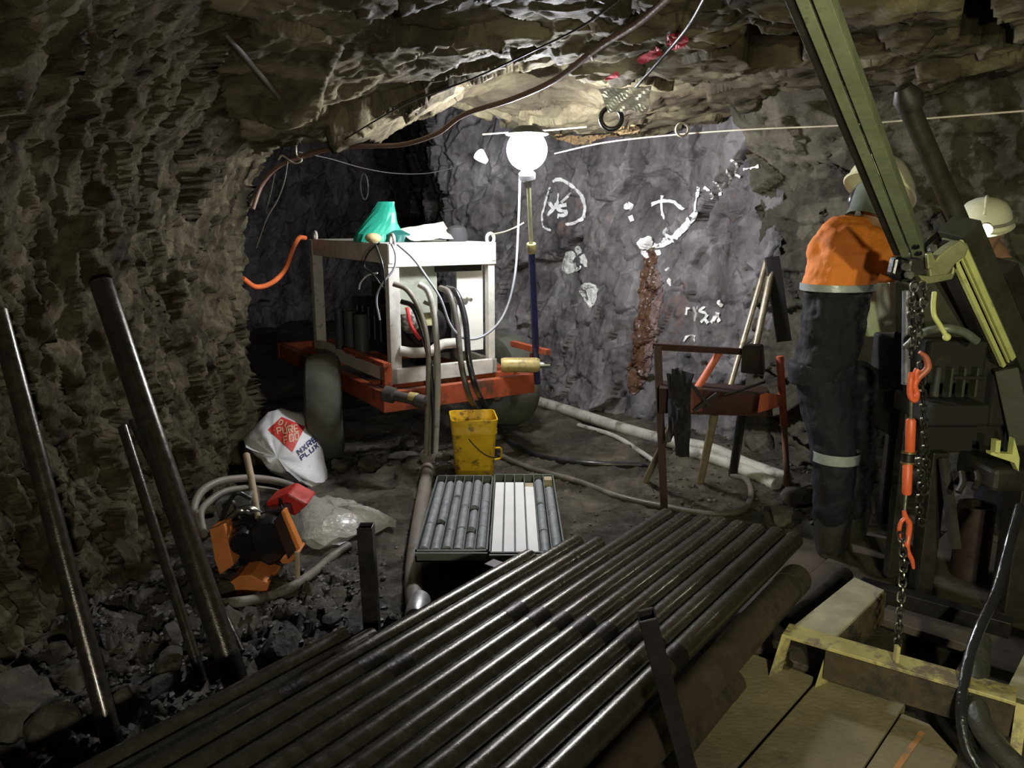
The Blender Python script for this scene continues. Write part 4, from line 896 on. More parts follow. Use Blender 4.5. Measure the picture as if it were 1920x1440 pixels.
# lever handle and arc
MB().tube(crv(PP((1752, 548, 2.7), (1750, 572, 2.68), (1752, 592, 2.66), (1764, 612, 2.66), (1774, 630, 2.66)), 8), .0085, 10).build('lever', limep, rig, smooth=True)
MB().ball(P(1775, 632, 2.66), .014, 8).build('lever_knob', limep, rig, smooth=True)
MB().tube(crv(PP((1700, 650, 2.9), (1730, 625, 2.85), (1770, 616, 2.8), (1805, 622, 2.8), (1832, 640, 2.8)), 8), .016, 10).build('guard_arc', M('grey_guard', (.20, .21, .17), .4, .4), rig, smooth=True)
# engine and gearbox mass
hull = M('engine_block_paint', (.012, .010, .008), .85, 0, dirt=(.035, .03, .02), dirt_amt=.2, dscale=8)
def eb(name, px0, px1, Y0, dep, mat=hull, bev=.012):
    a = P(px0[0], px0[1], Y0); b = P(px1[0], px1[1], Y0); my = (px0[1] + px1[1]) / 2; a.x = P(px0[0], my, Y0).x; b.x = P(px1[0], my, Y0).x
    return MB().box(((a.x + b.x) / 2, Y0 + dep / 2, (a.z + b.z) / 2), (abs(b.x - a.x), dep, abs(a.z - b.z))).build(name, mat, rig, bevel=bev)
eb('engine_block', (1735, 655), (1895, 850), 3.0, .5)
eb('engine_cover', (1742, 640), (1850, 720), 2.92, .3)
eb('gearbox', (1745, 760), (1858, 800), 2.86, .3)
eb('side_tank', (1860, 700), (1960, 800), 2.95, .4)
for k in range(4): eb('cooling_fin', (1758 + k * 24, 690), (1763 + k * 24, 745), 2.88, .05, MATS['shaded_olive_beam'], .002)
eb('fin_rail', (1790, 706), (1850, 712), 2.87, .03, hull, .002)
eb('skid_leg', (1735, 850), (1765, 1120), 2.95, .08, darkp, .004)
eb('skid_leg', (1905, 850), (1950, 1150), 2.75, .10, darkp, .004)
MB().bar(P(1770, 860, 2.9), P(1792, 1030, 2.75), .03, .03).build('brace', darkp, rig)
# vertical support column behind the chain
eb('support_column', (1686, 690), (1706, 1085), 3.05, .05, M('grey_green_column', (.028, .026, .02), .5, .3, dirt=(.012, .011, .01), dirt_amt=.4), .004)
MB().pipe(P(1700, 545, 3.0), P(1698, 720, 3.0), .016, .012, 18).build('column_pipe', M('lavender_highlight_pipe', (.24, .24, .30), .35, .3), rig, smooth=True)  # lavender base colour stands in for a highlight on the pipe
# lower right drill chuck, brackets and stubs
MB().pipe(G(1843, 1075, .1) + Vector((0, .1, -.1)), G(1843, 1075, .1) + Vector((0, .1, .28)), .075, .06, 24).build('casing_collar', M('dark_brown_collar', (.05, .032, .028), .45, .4), rig, smooth=True)
for px, nm in (([(1858, 848), (1898, 852), (1902, 822), (1912, 860), (1910, 884), (1902, 868), (1858, 853)], 'yellow_bracket'), ([(1868, 826), (1877, 826), (1875, 850), (1866, 850)], 'bracket_pin')):
    MB().prism([P(a, b_, 2.72) for a, b_ in px], (0, 0, 0), (0, .03, 0)).build(nm, limep, rig)
for a, c in ((1805, 905), (1835, 900)): MB().tube(crv(PP((a - 2, 885, 2.75), (a, c, 2.72), (a - 8, c + 18, 2.70)), 5), .012, 8).build('hook_finger', darkp, rig, smooth=True)
eb('lower_tank', (1862, 880), (1945, 925), 2.74, .25, darkp, .02)
MB().prism([P(1726, 534, 3.0), P(1792, 515, 3.0), P(1862, 690, 3.05), P(1745, 690, 3.05)], (0, 0, 0), (0, .03, 0)).build('feed_plate', M('dark_olive_plate', (.050, .044, .028), .7, 0, dirt=(.02, .018, .012), dirt_amt=.3, dscale=7), rig, bevel=.004)
# chain
chain_m = M('dark_chain_steel', (.10, .095, .085), .32, .85, var=.3, bump=.2, dirt=(.03, .028, .025), dirt_amt=.25, dscale=20)
def chain(name, label, pts, L=.034, w=.011, r=.0042, parent=None):
    c = crv(pts, 12); d = [0]
    for i in range(1, len(c)): d.append(d[-1] + (c[i] - c[i - 1]).length)
    n = int(d[-1] / (L * .72)); t = thing(name, label, 'chain', pts[0])
    for i in range(n):
        s = (i + .5) / n * d[-1]; k = max(j for j in range(len(d)) if d[j] <= s + 1e-9); k = min(k, len(c) - 2)
        f = (s - d[k]) / max(d[k + 1] - d[k], 1e-6); q = c[k].lerp(c[k + 1], f); tt = (c[k + 1] - c[k]).normalized()
        x = tt.cross(Vector((0.3, 1, 0))).normalized(); y = tt.cross(x)
        if i % 2: x = y
        ring = []
        for a in range(14):
            an = 2 * math.pi * a / 14; sx = math.cos(an); sy = math.sin(an)
            ring.append(q + x * sx * w + tt * (sy * w + math.copysign(L / 2 - w, sy) if abs(sy) > 1e-6 else 0))
        MB().tube(ring, r, 6, closed=True).build('chain_link', chain_m, t, smooth=True)
    return t
CY = 2.55
chain('chain', 'dark chain hanging doubled from the rig head down to the upper orange hook', PP((1716, 530, CY), (1708, 570, CY), (1712, 620, CY), (1707, 668, CY)), parent=None)
chain('chain', 'dark chain strand falling from the rig head, right of the doubled strand', PP((1728, 530, CY + .02), (1734, 560, CY + .02), (1724, 600, CY + .02), (1722, 650, CY + .02)))
chain('chain', 'long loose chain hanging behind the orange turnbuckle', PP((1727, 680, CY + .05), (1731, 760, CY + .05), (1736, 850, CY + .05), (1738, 905, CY + .05), (1734, 925, CY + .05)))
chain('chain', 'greasy chain running from the lower orange hook down to the yellow frame lug', PP((1690, 1000, CY - .08), (1694, 1060, CY - .14), (1688, 1140, CY - .2), (1681, 1228, 2.31)))
chain('chain', 'short chain strand hanging beside the lower half of the turnbuckle', PP((1722, 860, CY + .04), (1728, 900, CY + .04), (1724, 950, CY + .04), (1730, 985, CY + .04)), L=.03)
# orange load binder
obm = M('bright_orange_red', (.72, .13, .05), .42, 0, var=.1, dirt=(.25, .08, .04), dirt_amt=.15, dscale=14)
tb = thing('turnbuckle', 'bright orange-red turnbuckle with a hook at each end hanging on the chains', 'turnbuckle', P(1703, 860, CY))
MB().tube(crv(PP((1724, 660, CY), (1736, 670, CY), (1740, 688, CY), (1733, 698, CY), (1723, 708, CY), (1719, 716, CY)), 6), [.006, .010, .012, .012, .010, .009], 10).build('upper_hook', M('worn_orange_hook', (.42, .12, .07), .45, .1, dirt=(.2, .12, .08), dirt_amt=.3), tb, smooth=True)
MB().tube(crv(PP((1721, 692, CY), (1717, 700, CY), (1718, 712, CY), (1715, 724, CY), (1719, 738, CY), (1716, 750, CY - .01), (1709, 746, CY - .01), (1706, 735, CY - .01), (1707, 715, CY - .01), (1709, 699, CY)), 6), .010, 10).build('clevis', obm, tb, smooth=True)
MB().tube([P(1709, 750, CY), P(1708, 788, CY)], .006, 10).build('threaded_rod', M('thread_steel', (.28, .28, .2), .4, .8), tb, smooth=True)
def barrel(p0, p1):
    d = p1 - p0; L = d.length; MB().lathe([(0, 0), (.012, 0), (.016, .008), (.0165, L - .008), (.012, L), (0, L)], p0, d, 18).build('barrel', obm, tb, smooth=True)
barrel(P(1706, 850, CY), P(1708, 785, CY)); barrel(P(1700, 928, CY - .02), P(1702, 868, CY - .005))
for (a, b_) in ((1704, 850), (1702, 869)): MB().lathe([(.0, 0), (.024, 0), (.024, .006), (0, .006)], P(a, b_, CY), (0, .1, 1), 20).build('ratchet_ring', M('brass_dark_ring', (.20, .15, .06), .4, .6), tb, smooth=True)
MB().lathe([(0, 0), (.020, 0), (.020, .032), (0, .032)], P(1702, 869, CY), (0, .1, 1), 20).build('ratchet', black_steel, tb, smooth=True)
MB().tube([P(1699, 925, CY - .02), P(1696, 962, CY - .03)], .0055, 10).build('threaded_rod', MATS['thread_steel'], tb, smooth=True)
MB().tube(crv(PP((1695, 958, CY - .04), (1698, 970, CY - .04), (1705, 982, CY - .04), (1704, 1002, CY - .04), (1701, 1022, CY - .05), (1703, 1036, CY - .05), (1710, 1050, CY - .05), (1713, 1066, CY - .05)), 6), [.007, .010, .010, .009, .009, .009, .008, .005], 10).build('lower_hook', obm, tb, smooth=True)
MB().tube(crv(PP((1696, 972, CY - .05), (1689, 980, CY - .05), (1686, 994, CY - .05), (1688, 1012, CY - .05), (1693, 1024, CY - .05)), 6), .007, 10).build('clevis', obm, tb, smooth=True)
# hoses of the rig, bottom right
ph_ = PP((1912, 950, 2.5), (1898, 1000, 2.42), (1885, 1050, 2.36), (1868, 1110, 2.28), (1840, 1170, 2.2), (1818, 1230, 2.13), (1806, 1290, 2.06), (1803, 1345, 2.0), (1812, 1400, 1.95), (1838, 1450, 1.9))
o = MB().tube(crv(ph_, 8), .0165, 12).build('hydraulic_hose', M('wet_black_hose', (.02, .02, .024), .12, .1, bump=.5, bscale=60, coat=1.0, rvar=.05), smooth=True); tag(o, 'slim shiny wet black hose hanging down the right side of the rig', 'hose')
ph2 = [P(1838, 1200, 2.24), P(1834, 1250, 2.16), P(1828, 1300, 2.08), P(1836, 1350, 1.98), P(1868, 1400, 1.90), P(1915, 1450, 1.82), P(1960, 1500, 1.75)]
o = MB().tube(crv(ph2, 8), .033, 16).build('suction_hose', M('dull_black_hose', (.035, .034, .028), .45, 0, bump=.5, bscale=50, dirt=(.07, .065, .05), dirt_amt=.3), smooth=True); tag(o, 'fat dull black hose crossing the bottom right corner', 'hose')
# pale cabinet between the worker and the rig
cab = thing('pale_cabinet', 'pale green-white metal cabinet between the worker in orange and the chains', 'cabinet', P(1655, 705, 3.9))
cabm = M('pale_green_panel', (.74, .80, .62), .5, 0, var=.08, dirt=(.35, .38, .28), dirt_amt=.2)
qs = [P(1590, 705, 3.85), P(1674, 706, 3.85), P(1674, 530, 3.85), P(1645, 528, 3.85), P(1590, 528, 3.85)]
MB().prism(qs, (0, 0, 0), (.05, .3, 0)).build('body', cabm, cab, bevel=.006)
MB().prism([P(1668, 708, 3.84), P(1680, 708, 3.84), P(1680, 528, 3.84), P(1668, 528, 3.84)], (0, 0, 0), (0, .03, 0)).build('door_edge', M('bright_edge', (.70, .72, .66), .4), cab, bevel=.003)
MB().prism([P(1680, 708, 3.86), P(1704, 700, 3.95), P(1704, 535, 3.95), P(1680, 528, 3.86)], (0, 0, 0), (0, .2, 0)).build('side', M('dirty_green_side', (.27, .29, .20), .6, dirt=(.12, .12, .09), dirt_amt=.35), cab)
for a in (1612, 1682):
    q = P(a, 706, 3.95); MB().bar((q.x, q.y, q.z), (q.x, q.y, -.05), .04, .04, up=(0, 1, 0)).build('leg', darkp, cab)

# ------------------------------------------------------------------ rusty steel stand
rust = M('brown_rust_paint', (.040, .018, .014), .6, .2, dirt=(.03, .02, .018), dirt_amt=.35, dscale=9)
orr = M('worn_orange_red', (.48, .12, .06), .5, 0, dirt=(.14, .06, .04), dirt_amt=.3, dscale=10)
st = thing('steel_stand', 'rusty steel stand with two orange-tipped posts in front of the rock face', 'stand', G(1245, 960))
f0 = onfloor(1246, 962, -.02); f0t = P(1233, 648, f0.y + .02); b0 = onfloor(1478, 915, -.02); b0t = P(1462, 668, b0.y + .02)
MB().hbar(f0, f0t, .038, up=(0, 1, 0)).build('post', rust, st, bevel=.002)
tr_end = P(1405, 660, 4.45)
MB().hbar(f0t + Vector((-.02, 0, -.005)), tr_end, .036).build('top_rail', rust, st, bevel=.002)
mm = lambda k: b0.lerp(b0t, k)
MB().tube([mm(0), mm(.5)], .018, 12).build('rear_post', M('brown_timber_pole', (.24, .14, .08), .6), st, smooth=True)
MB().tube([mm(.5), mm(1.0)], .022, 12).build('post_sleeve', orr, st, smooth=True, label='orange-red post sleeve')
MB().tube([P(1348, 662, 4.4), P(1303, 735, 4.3)], .022, 10).build('brace', orr, st, smooth=True)
# box beam / tray across the middle
def sbox(name, px, Y0, dep, mat, bev=.003): return MB().prism([P(a, b_, Y0 if i in (0, 3) else Y0 + .22) for i, (a, b_) in enumerate(px)], (0, 0, 0), (.05, dep, 0)).build(name, mat, st, bevel=bev)
sbox('tray', [(1236, 775), (1450, 782), (1445, 740), (1236, 728)], 4.12, .22, rust)
sbox('tray_end', [(1420, 775), (1455, 765), (1462, 745), (1425, 740)], 4.08, .05, orr)
sbox('bracket', [(1284, 776), (1328, 770), (1325, 733), (1286, 731)], 4.08, .03, M('dull_red_plate', (.20, .07, .06), .55))
MB().tube([P(1285, 745, 4.15), onfloor(1210, 902)], .02, 10).build('leg', M('dull_olive_leg', (.20, .16, .10), .6), st, smooth=True)
MB().tube([P(1340, 775, 4.35), onfloor(1313, 903)], .024, 10).build('leg', MATS['dull_olive_leg'], st, smooth=True)
MB().tube([P(1392, 770, 4.5), onfloor(1374, 892)], .028, 10).build('leg', black_steel, st, smooth=True)
for a, b_, c, d in ((1278, 700, 1330, 760), (1300, 770, 1345, 738), (1268, 690, 1290, 730)): MB().bar(P(a, b_, 4.1), P(c, d, 4.1), .018, .018).build('strap', black_steel, st)
sbox('junction_box', [(1388, 700), (1432, 705), (1428, 650), (1392, 648)], 4.3, .12, darkp, .01)
# long bars leaning on the stand and the rock
def leanbar(label, a, b, r, mat): 
    o = MB().pipe(a, b, r, r * .75, 18).build('steel_bar', mat, smooth=True); tag(o, label, 'steel bar'); return o
barm = M('pale_worn_bar', (.40, .35, .25), .4, .5, dirt=(.12, .1, .07), dirt_amt=.25)
leanbar('worn bar leaning against the rock, left one of the pair behind the rusty stand', P(1366, 735, 4.75), P(1438, 488, 5.05), .018, barm)
leanbar('worn bar leaning against the rock, right one of the pair behind the rusty stand', P(1408, 690, 4.7), P(1452, 486, 5.02), .022, barm)
tag(MB().bar(P(1447, 482, 5.0), P(1470, 640, 4.85), .09, .03, up=(0, 1, 0)).build('dark_board', M('black_board', (.03, .027, .025), .6), bevel=.003), 'dark board standing right of the two leaning bars', 'board')
tag(MB().tube([P(1358, 742, 4.05), P(1434, 716, 4.1)], .008, 8).build('thin_rod', black_steel, smooth=True), 'thin dark rod lying slanted across the top of the rusty stand', 'rod')
# dark cloth hanging from the tray
cl = thing('work_cloth', 'dark rag hanging from the left end of the rusty stand', 'cloth', P(1272, 720, 4.05))
sheet([P(1250, 700, 4.05), P(1295, 705, 4.05), P(1293, 858, 4.02), P(1268, 855, 4.0)], amp=.02, nu=8, nv=12, th=.004, seed=5).build('cloth', M('dark_cloth', (.010, .010, .014), .9), cl, smooth=True)
sheet([P(1258, 690, 4.03), P(1300, 700, 4.03), P(1285, 800, 4.0), P(1252, 830, 4.0)], amp=.03, nu=8, nv=12, th=.004, seed=8).build('cloth_fold', MATS['dark_cloth'], cl, smooth=True)
# ------------------------------------------------------------------ the two workers
skin = M('skin', (.36, .20, .13), .5, 0, var=.12, bump=.1)
hv = M('orange_hi_vis', (.86, .25, .035), .75, 0, var=.08, scale=20, bump=.3, bscale=300)
navy = M('navy_work_cloth', (.006, .006, .010), .8, 0, var=.2, bump=.3, bscale=300)
navy2 = M('navy_trousers', (.008, .008, .015), .8, 0, var=.25, bump=.3, bscale=200, dirt=(.025, .022, .022), dirt_amt=.15)
silver = M('grey_reflective_tape', (.36, .40, .39), .35, .1, dirt=(.3, .3, .27), dirt_amt=.2, dscale=30)
hatw = M('hard_hat_shell', (.78, .78, .52), .35, 0, var=.05, bump=0, dirt=(.5, .5, .33), dirt_amt=.15)
bootm = M('rubber_boot', (.03, .027, .025), .4, 0, dirt=(.09, .075, .055), dirt_amt=.35)
def limb(b, pts, rad, n=14, ry=None): b.tube(crv(pts, 5), list(rad), n, ry=ry); b.ball(pts[0], rad[0] * .98, 8); b.ball(pts[-1], rad[-1] * .98, 8)
def hand(b, w, d, up, s=1.0, curl=.5, side_=1):
    """palm + five bent fingers; w wrist, d pointing direction, up back of hand"""
    d = d.normalized(); up = (up - d * up.dot(d)).normalized(); x = d.cross(up) * side_
    pal = w + d * .05 * s; b.tube([w - d * .02, w, w + d * .03 * s, w + d * .085 * s], [.024 * s, .026 * s, .036 * s, .036 * s], 12, ry=.55)
    for k, (o_, L) in enumerate(((-.029, .065), (-.010, .075), (.010, .07), (.028, .055))):
        a = w + d * .085 * s + x * o_ * s; dd = d; pts = [a - d * .02 * s]
        for j in range(3):
            dd = (dd - up * curl * (.55 + .1 * j)).normalized(); a = a + dd * L * s / 2.4; pts.append(a)
        b.tube(pts, [.0095 * s, .0095 * s, .0085 * s, .0075 * s], 8); b.ball(pts[-1], .0078 * s, 5)
    a = w + d * .03 * s - x * .028 * s; t1 = a + (d * .5 - x * .8 - up * .3).normalized() * .035 * s; t2 = t1 + (d * .9 - x * .2 - up * .5).normalized() * .03 * s
    b.tube([a, t1, t2], [.013 * s, .011 * s, .009 * s], 8); b.ball(t2, .009 * s, 5)
def head(b, c, fwd, s=1.0):
    """skull, jaw, nose, brow, ears, lips"""
    f = fwd.normalized(); r_ = f.cross(Vector((0, 0, 1))).normalized(); u = r_.cross(f); R = Matrix((r_, f, u)).transposed()
    def l(x, y, z): return c + (r_ * x + f * y + u * z) * s
    b.ball(c, (.076 * s, .095 * s, .105 * s), 14, R); b.ball(l(0, .035, -.055), (.056 * s, .055 * s, .065 * s), 10, R); b.ball(l(0, .06, -.095), (.03 * s, .03 * s, .022 * s), 8, R)
    b.tube([l(0, .088, .015), l(0, .108, -.018), l(0, .112, -.032)], [.009 * s, .013 * s, .016 * s], 8); b.ball(l(-.03, .082, .03), (.024 * s, .012 * s, .010 * s), 6, R); b.ball(l(.03, .082, .03), (.024 * s, .012 * s, .010 * s), 6, R)
    b.ball(l(0, .092, -.058), (.024 * s, .012 * s, .007 * s), 6, R); b.ball(l(0, .090, -.070), (.020 * s, .012 * s, .007 * s), 6, R)
    for k in (-1, 1):
        b.ball(l(.078 * k, -.005, -.01), (.010 * s, .020 * s, .032 * s), 8, R); b.ball(l(.033 * k, .080, .012), (.014 * s, .010 * s, .009 * s), 6, R)
    return l, R
def torso(b, rings):
    """rings: (centre, half width vec, half depth vec)"""
    n = 24; out = []
    for c, w, d in rings: out.append([c + w * math.cos(2 * math.pi * k / n) + d * math.sin(2 * math.pi * k / n) for k in range(n)])
    b.loft(out)

# worker 1: back to the camera, leaning to the right over the rig
p1 = thing('person', 'worker in orange and navy hi-vis jacket standing with his back to the camera', 'person', G(1560, 1055))
Yw = 3.42
pel = P(1545, 705, Yw); wai = P(1556, 640, Yw); che = P(1578, 500, Yw); nec = P(1628, 428, Yw); hc = P(1648, 372, Yw + .02)
fwd = Vector((.62, .75, 0)).normalized(); rt = Vector((.78, -.60, 0)).normalized()
shL = P(1548, 455, Yw + .02); shR = P(1655, 455, Yw - .05)
elR = P(1700, 500, Yw - .1); wrR = P(1728, 512, Yw - .25); elL = P(1600, 500, Yw + .3); wrL = P(1690, 510, Yw + .25)
hipL = P(1540, 725, Yw - .02); hipR = P(1598, 725, Yw + .05); knL = P(1565, 865, Yw - .09); knR = P(1600, 860, Yw + .12)
anL = P(1556, 1030, Yw - .02); anR = P(1592, 1015, Yw + .15)
body = MB(); W_ = rt
torso(body, [(pel - Vector((0, 0, .05)), W_ * .10, fwd * .08), (pel + Vector((0, 0, .05)), W_ * .11, fwd * .08), (wai, W_ * .10, fwd * .08), (wai.lerp(che, .6), W_ * .11, fwd * .09), (che, W_ * .12, fwd * .09), (che.lerp(nec, .5), W_ * .10, fwd * .08), (nec, W_ * .06, fwd * .06)])
limb(body, [nec - Vector((0, 0, .02)), hc - Vector((0, 0, .05))], [.055, .052])
hfw = Vector((.75, .55, -.45)).normalized(); l1, R1 = head(body, hc, hfw)
for h_, k_, a_ in ((hipL, knL, anL), (hipR, knR, anR)): limb(body, [h_, h_.lerp(k_, .5), k_, k_.lerp(a_, .35), a_], [.085, .075, .055, .055, .038]); limb(body, [a_ + Vector((0, 0, -.02)), a_ + fwd * .08 - Vector((0, 0, .05)), a_ + fwd * .17 - Vector((0, 0, .06))], [.038, .036, .03])
for s_, e_, w_ in ((shR, elR, wrR), (shL, elL, wrL)): limb(body, [s_, s_.lerp(e_, .5), e_, e_.lerp(w_, .4), w_], [.055, .05, .042, .04, .027])
hand(body, wrR, (wrR - elR).normalized() + Vector((.1, 0, -.2)), Vector((0, -.4, 1)), curl=.75); hand(body, wrL, wrL - elL, Vector((0, 0, 1)), curl=.7, side_=-1)
blob(body.build('body', skin, p1), .006, 3)
# jacket: orange yoke and upper sleeves, navy lower band
jr = []
wai2 = P(1572, 690, Yw)
def jring(px0, px1, Yc, dep, f=None):
    a = P(px0[0], px0[1], Yc); b_ = P(px1[0], px1[1], Yc); return ((a + b_) / 2, (b_ - a) / 2, Vector((0.02, dep, 0)))
b = MB(); torso(b, [jring((1507, 540), (1636, 537), Yw, .145), jring((1511, 505), (1648, 507), Yw, .15), jring((1519, 475), (1656, 480), Yw, .148), jring((1528, 448), (1664, 455), Yw + .01, .13), jring((1543, 424), (1664, 434), Yw + .02, .11), jring((1562, 408), (1650, 420), Yw + .03, .08), jring((1585, 402), (1640, 412), Yw + .03, .055)])
limb(b, [P(1552, 455, Yw), P(1540, 485, Yw - .0), P(1565, 505, Yw + .1)], [.065, .06, .055])
limb(b, [P(1636, 458, Yw - .05), P(1656, 470, Yw - .10), P(1668, 478, Yw - .13)], [.085, .082, .078])
o = b.build('jacket_yoke', hv, p1, label='orange upper half of the jacket'); blob(o, .007, 3, .035, .10)
b = MB(); limb(b, [P(1650, 462, Yw - .06), P(1676, 488, Yw - .10), P(1696, 500, Yw - .12), P(1716, 508, Yw - .19)], [.082, .070, .060, .050])
o = b.build('jacket_sleeve', navy, p1, label='navy lower sleeve'); blob(o, .008, 4, .012, .07)
b = MB(); limb(b, [P(1570, 485, Yw + .14), P(1610, 505, Yw + .3), P(1680, 510, Yw + .27)], [.07, .06, .05])
o = b.build('jacket_sleeve', hv, p1); blob(o, .008, 4, .012, .07)
b = MB(); torso(b, [jring((1484, 705), (1596, 705), Yw, .13), jring((1486, 690), (1600, 688), Yw, .13), jring((1500, 640), (1616, 640), Yw, .13), jring((1506, 590), (1626, 590), Yw, .14), jring((1507, 545), (1636, 543), Yw, .14)])
o = b.build('jacket_hem', navy, p1, label='navy lower half of the jacket'); blob(o, .007, 3, .045, .09)
n = 32
def band(px0, px1, Yc, dep, h, name, mat, parent, grow=.008):
    a = P(px0[0], px0[1], Yc); b_ = P(px1[0], px1[1], Yc); c = (a + b_) / 2; w = (b_ - a) / 2; w = w + w.normalized() * grow; dv_ = Vector((.02, dep + grow, 0)); v_ = []
    for z_, g_ in ((-h / 2, -.006), (-h / 2, 0), (h / 2, 0), (h / 2, -.006)):
        for k in range(n):
            an = 2 * math.pi * k / n; v_.append(c + w * math.cos(an) * (1 + g_ * 4) + dv_ * math.sin(an) * (1 + g_ * 4) + Vector((0, 0, z_)))
    f_ = [(i * n + k, i * n + (k + 1) % n, (i + 1) * n + (k + 1) % n, (i + 1) * n + k) for i in range(3) for k in range(n)]
    return MB().add(v_, f_).build(name, mat, parent, smooth=True)
band((1506, 537), (1636, 536), Yw, .147, .030, 'jacket_tape', silver, p1, .012)
# trousers
b = MB()
torso(b, [(pel + Vector((-.01, 0, -.03)), Vector((.155, .0, 0)), Vector((0.02, .125, 0))), (pel + Vector((-.01, 0, .06)), Vector((.15, .0, 0)), Vector((0.02, .125, 0)))])
for h_, k_, a_ in ((hipL + Vector((-.0, 0, .02)), knL, anL), (hipR + Vector((.0, 0, .02)), knR, anR)):
    limb(b, [h_, h_.lerp(k_, .5), k_, k_.lerp(a_, .45), a_ + Vector((0, 0, .17))], [.118, .108, .090, .088, .084], 18)
o = b.build('trousers', navy2, p1); blob(o, .008, 3, .04, .10)
kk = knL.lerp(anL, -.03)
b = MB(); b.tube([knL.lerp(hipL, .0) + Vector((0, 0, .052)), knL + Vector((0, 0, .005))], [.104, .102], 28, caps=False); b.build('trouser_tape', silver, p1, smooth=True)
for a_ in (anL, anR):
    b = MB(); b.tube([a_ + Vector((0, 0, .20)), a_ + Vector((0, 0, .05)), a_ + Vector((0, 0, -.0))], [.088, .075, .065], 20); b.tube([a_ + Vector((0, 0, .02)) - fwd * .04, a_ + fwd * .05 + Vector((0, 0, -.01)), a_ + fwd * .14 + Vector((0, 0, -.025)), a_ + fwd * .20 + Vector((0, 0, -.035))], [.055, .06, .05, .035], 18)
    o = b.build('boot', bootm, p1); blob(o, .008, 3)
# hard hat
def hat(c, fw, s, parent, mat, R):
    b = MB(); u = Vector(R.col[2]); f = Vector(R.col[1]); x = Vector(R.col[0])
    prof = []
    for h_, w_ in ((-.012, 1.10), (-.006, 1.14), (.0, 1.04), (.03, 1.02), (.065, .93), (.095, .74), (.112, .48), (.12, .2), (.122, .02)):
        ring = []
        for k in range(32):
            an = 2 * math.pi * k / 32; ex = .022 * max(0, math.sin(an)) ** 3 if h_ < 0 else 0
            rd = 1 + (.012 * math.cos(an * 0) if False else 0)
            ring.append(c + (x * math.cos(an) * .112 * w_ + f * (math.sin(an) * (.138 * w_) + ex * 1.4) + u * h_) * s)
        prof.append(ring)
    b.loft(prof); o = b.build('hard_hat', mat, parent, smooth=True)
    r_ = MB(); r_.tube([c + (f * (.12 - k * .03) + u * (.075 + .05 * math.sin(k / 8 * math.pi))) * s for k in range(9)], .008 * s, 8); r_.build('hat_ridge', mat, o, smooth=True)
    return o
h1 = hat(hc + Vector((0, 0, .04)) , hfw, 1.12, p1, hatw, R1)
b = MB(); rk = [hc + Vector(R1.col[0]) * (-.09) + Vector(R1.col[2]) * (-.02 + .03 * 0), ]
b.ball(hc - Vector(R1.col[0]) * .092 - Vector(R1.col[1]) * .01 - Vector(R1.col[2]) * .01, (.035, .045, .05), 10, R1); b.build('ear_defender', M('black_ear_cup', (.05, .05, .06), .35), p1, smooth=True)
b = MB(); Rn = []
for z_, g_ in ((.02, 1.0), (-.03, 1.02), (-.08, 1.0), (-.12, 1.08)):
    Rn.append([hc + Vector(R1.col[0]) * math.cos(a) * .092 * g_ + Vector(R1.col[1]) * (math.sin(a) * .105 * g_ - .012) + Vector(R1.col[2]) * z_ for a in np.linspace(math.radians(172), math.radians(368), 15)])
vs = [q for r_ in Rn for q in r_]; nr = 15
inn = [hc + (q - hc) * .96 for q in vs]; fs = []
for i in range(3):
    for k in range(nr - 1):
        a = i * nr + k; fs.append((a, a + 1, a + nr + 1, a + nr)); fs.append((a + 60, a + nr + 60, a + nr + 61, a + 61))
for k in range(nr - 1): fs.append((k, k + 60, k + 61, k + 1)); fs.append((45 + k, 46 + k, 106 + k, 105 + k))
b.add(vs + inn, fs).build('neck_flap', M('grey_green_neck_flap', (.12, .14, .12), .8), p1, smooth=True)

# worker 2: behind the rig at the right edge, head bowed towards the left
Yz = 3.75
p2 = thing('person', 'worker with a lit headlamp on a white hard hat bending behind the rig', 'person', Vector((P(1900, 700, Yz).x, Yz + .05, 0)))
hc2 = P(1843, 432, Yz - .05); nec2 = P(1868, 478, Yz + .02); che2 = P(1905, 560, Yz + .08); wai2 = P(1925, 690, Yz + .12); pel2 = P(1925, 770, Yz + .12)
f2 = Vector((-.45, -.75, -.25)).normalized(); rt2 = Vector((-.85, .5, 0)).normalized(); ff = Vector((-.5, -.85, 0)).normalized()
body = MB(); l2, R2 = head(body, hc2, f2)
torso(body, [(pel2, rt2 * .13, ff * .10), (wai2, rt2 * .135, ff * .10), (che2, rt2 * .17, ff * .12), (che2.lerp(nec2, .6), rt2 * .13, ff * .10), (nec2, rt2 * .06, ff * .06)])
limb(body, [nec2, hc2 - Vector((0, 0, .04))], [.055, .052])
shA = P(1880, 515, Yz - .05); elA = P(1872, 600, Yz - .12); wrA = P(1884, 655, Yz - .3); shB = P(1960, 520, Yz + .1); elB = P(1950, 600, Yz - .1); wrB = P(1905, 665, Yz - .35)
limb(body, [shA, shA.lerp(elA, .5), elA, elA.lerp(wrA, .4), wrA], [.055, .05, .042, .04, .028]); limb(body, [shB, elB, wrB], [.055, .042, .028])
hand(body, wrA, wrA - elA, Vector((-.3, -1, .3)), curl=.6); hand(body, wrB, wrB - elB, Vector((-.3, -1, .3)), curl=.6, side_=-1)
g0 = Vector((pel2.x, Yz + .12, 0))
for s_ in (-1, 1):
    hp_ = pel2 + rt2 * .08 * s_; kn_ = Vector((hp_.x - .03, hp_.y - .02, .50)); an_ = Vector((hp_.x, hp_.y + .03, .09))
    limb(body, [hp_, hp_.lerp(kn_, .5), kn_, kn_.lerp(an_, .35), an_], [.085, .075, .055, .055, .038]); limb(body, [an_ - Vector((0, 0, .02)), an_ + ff * .16 - Vector((0, 0, .05))], [.038, .03])
blob(body.build('body', skin, p2), .007, 3)
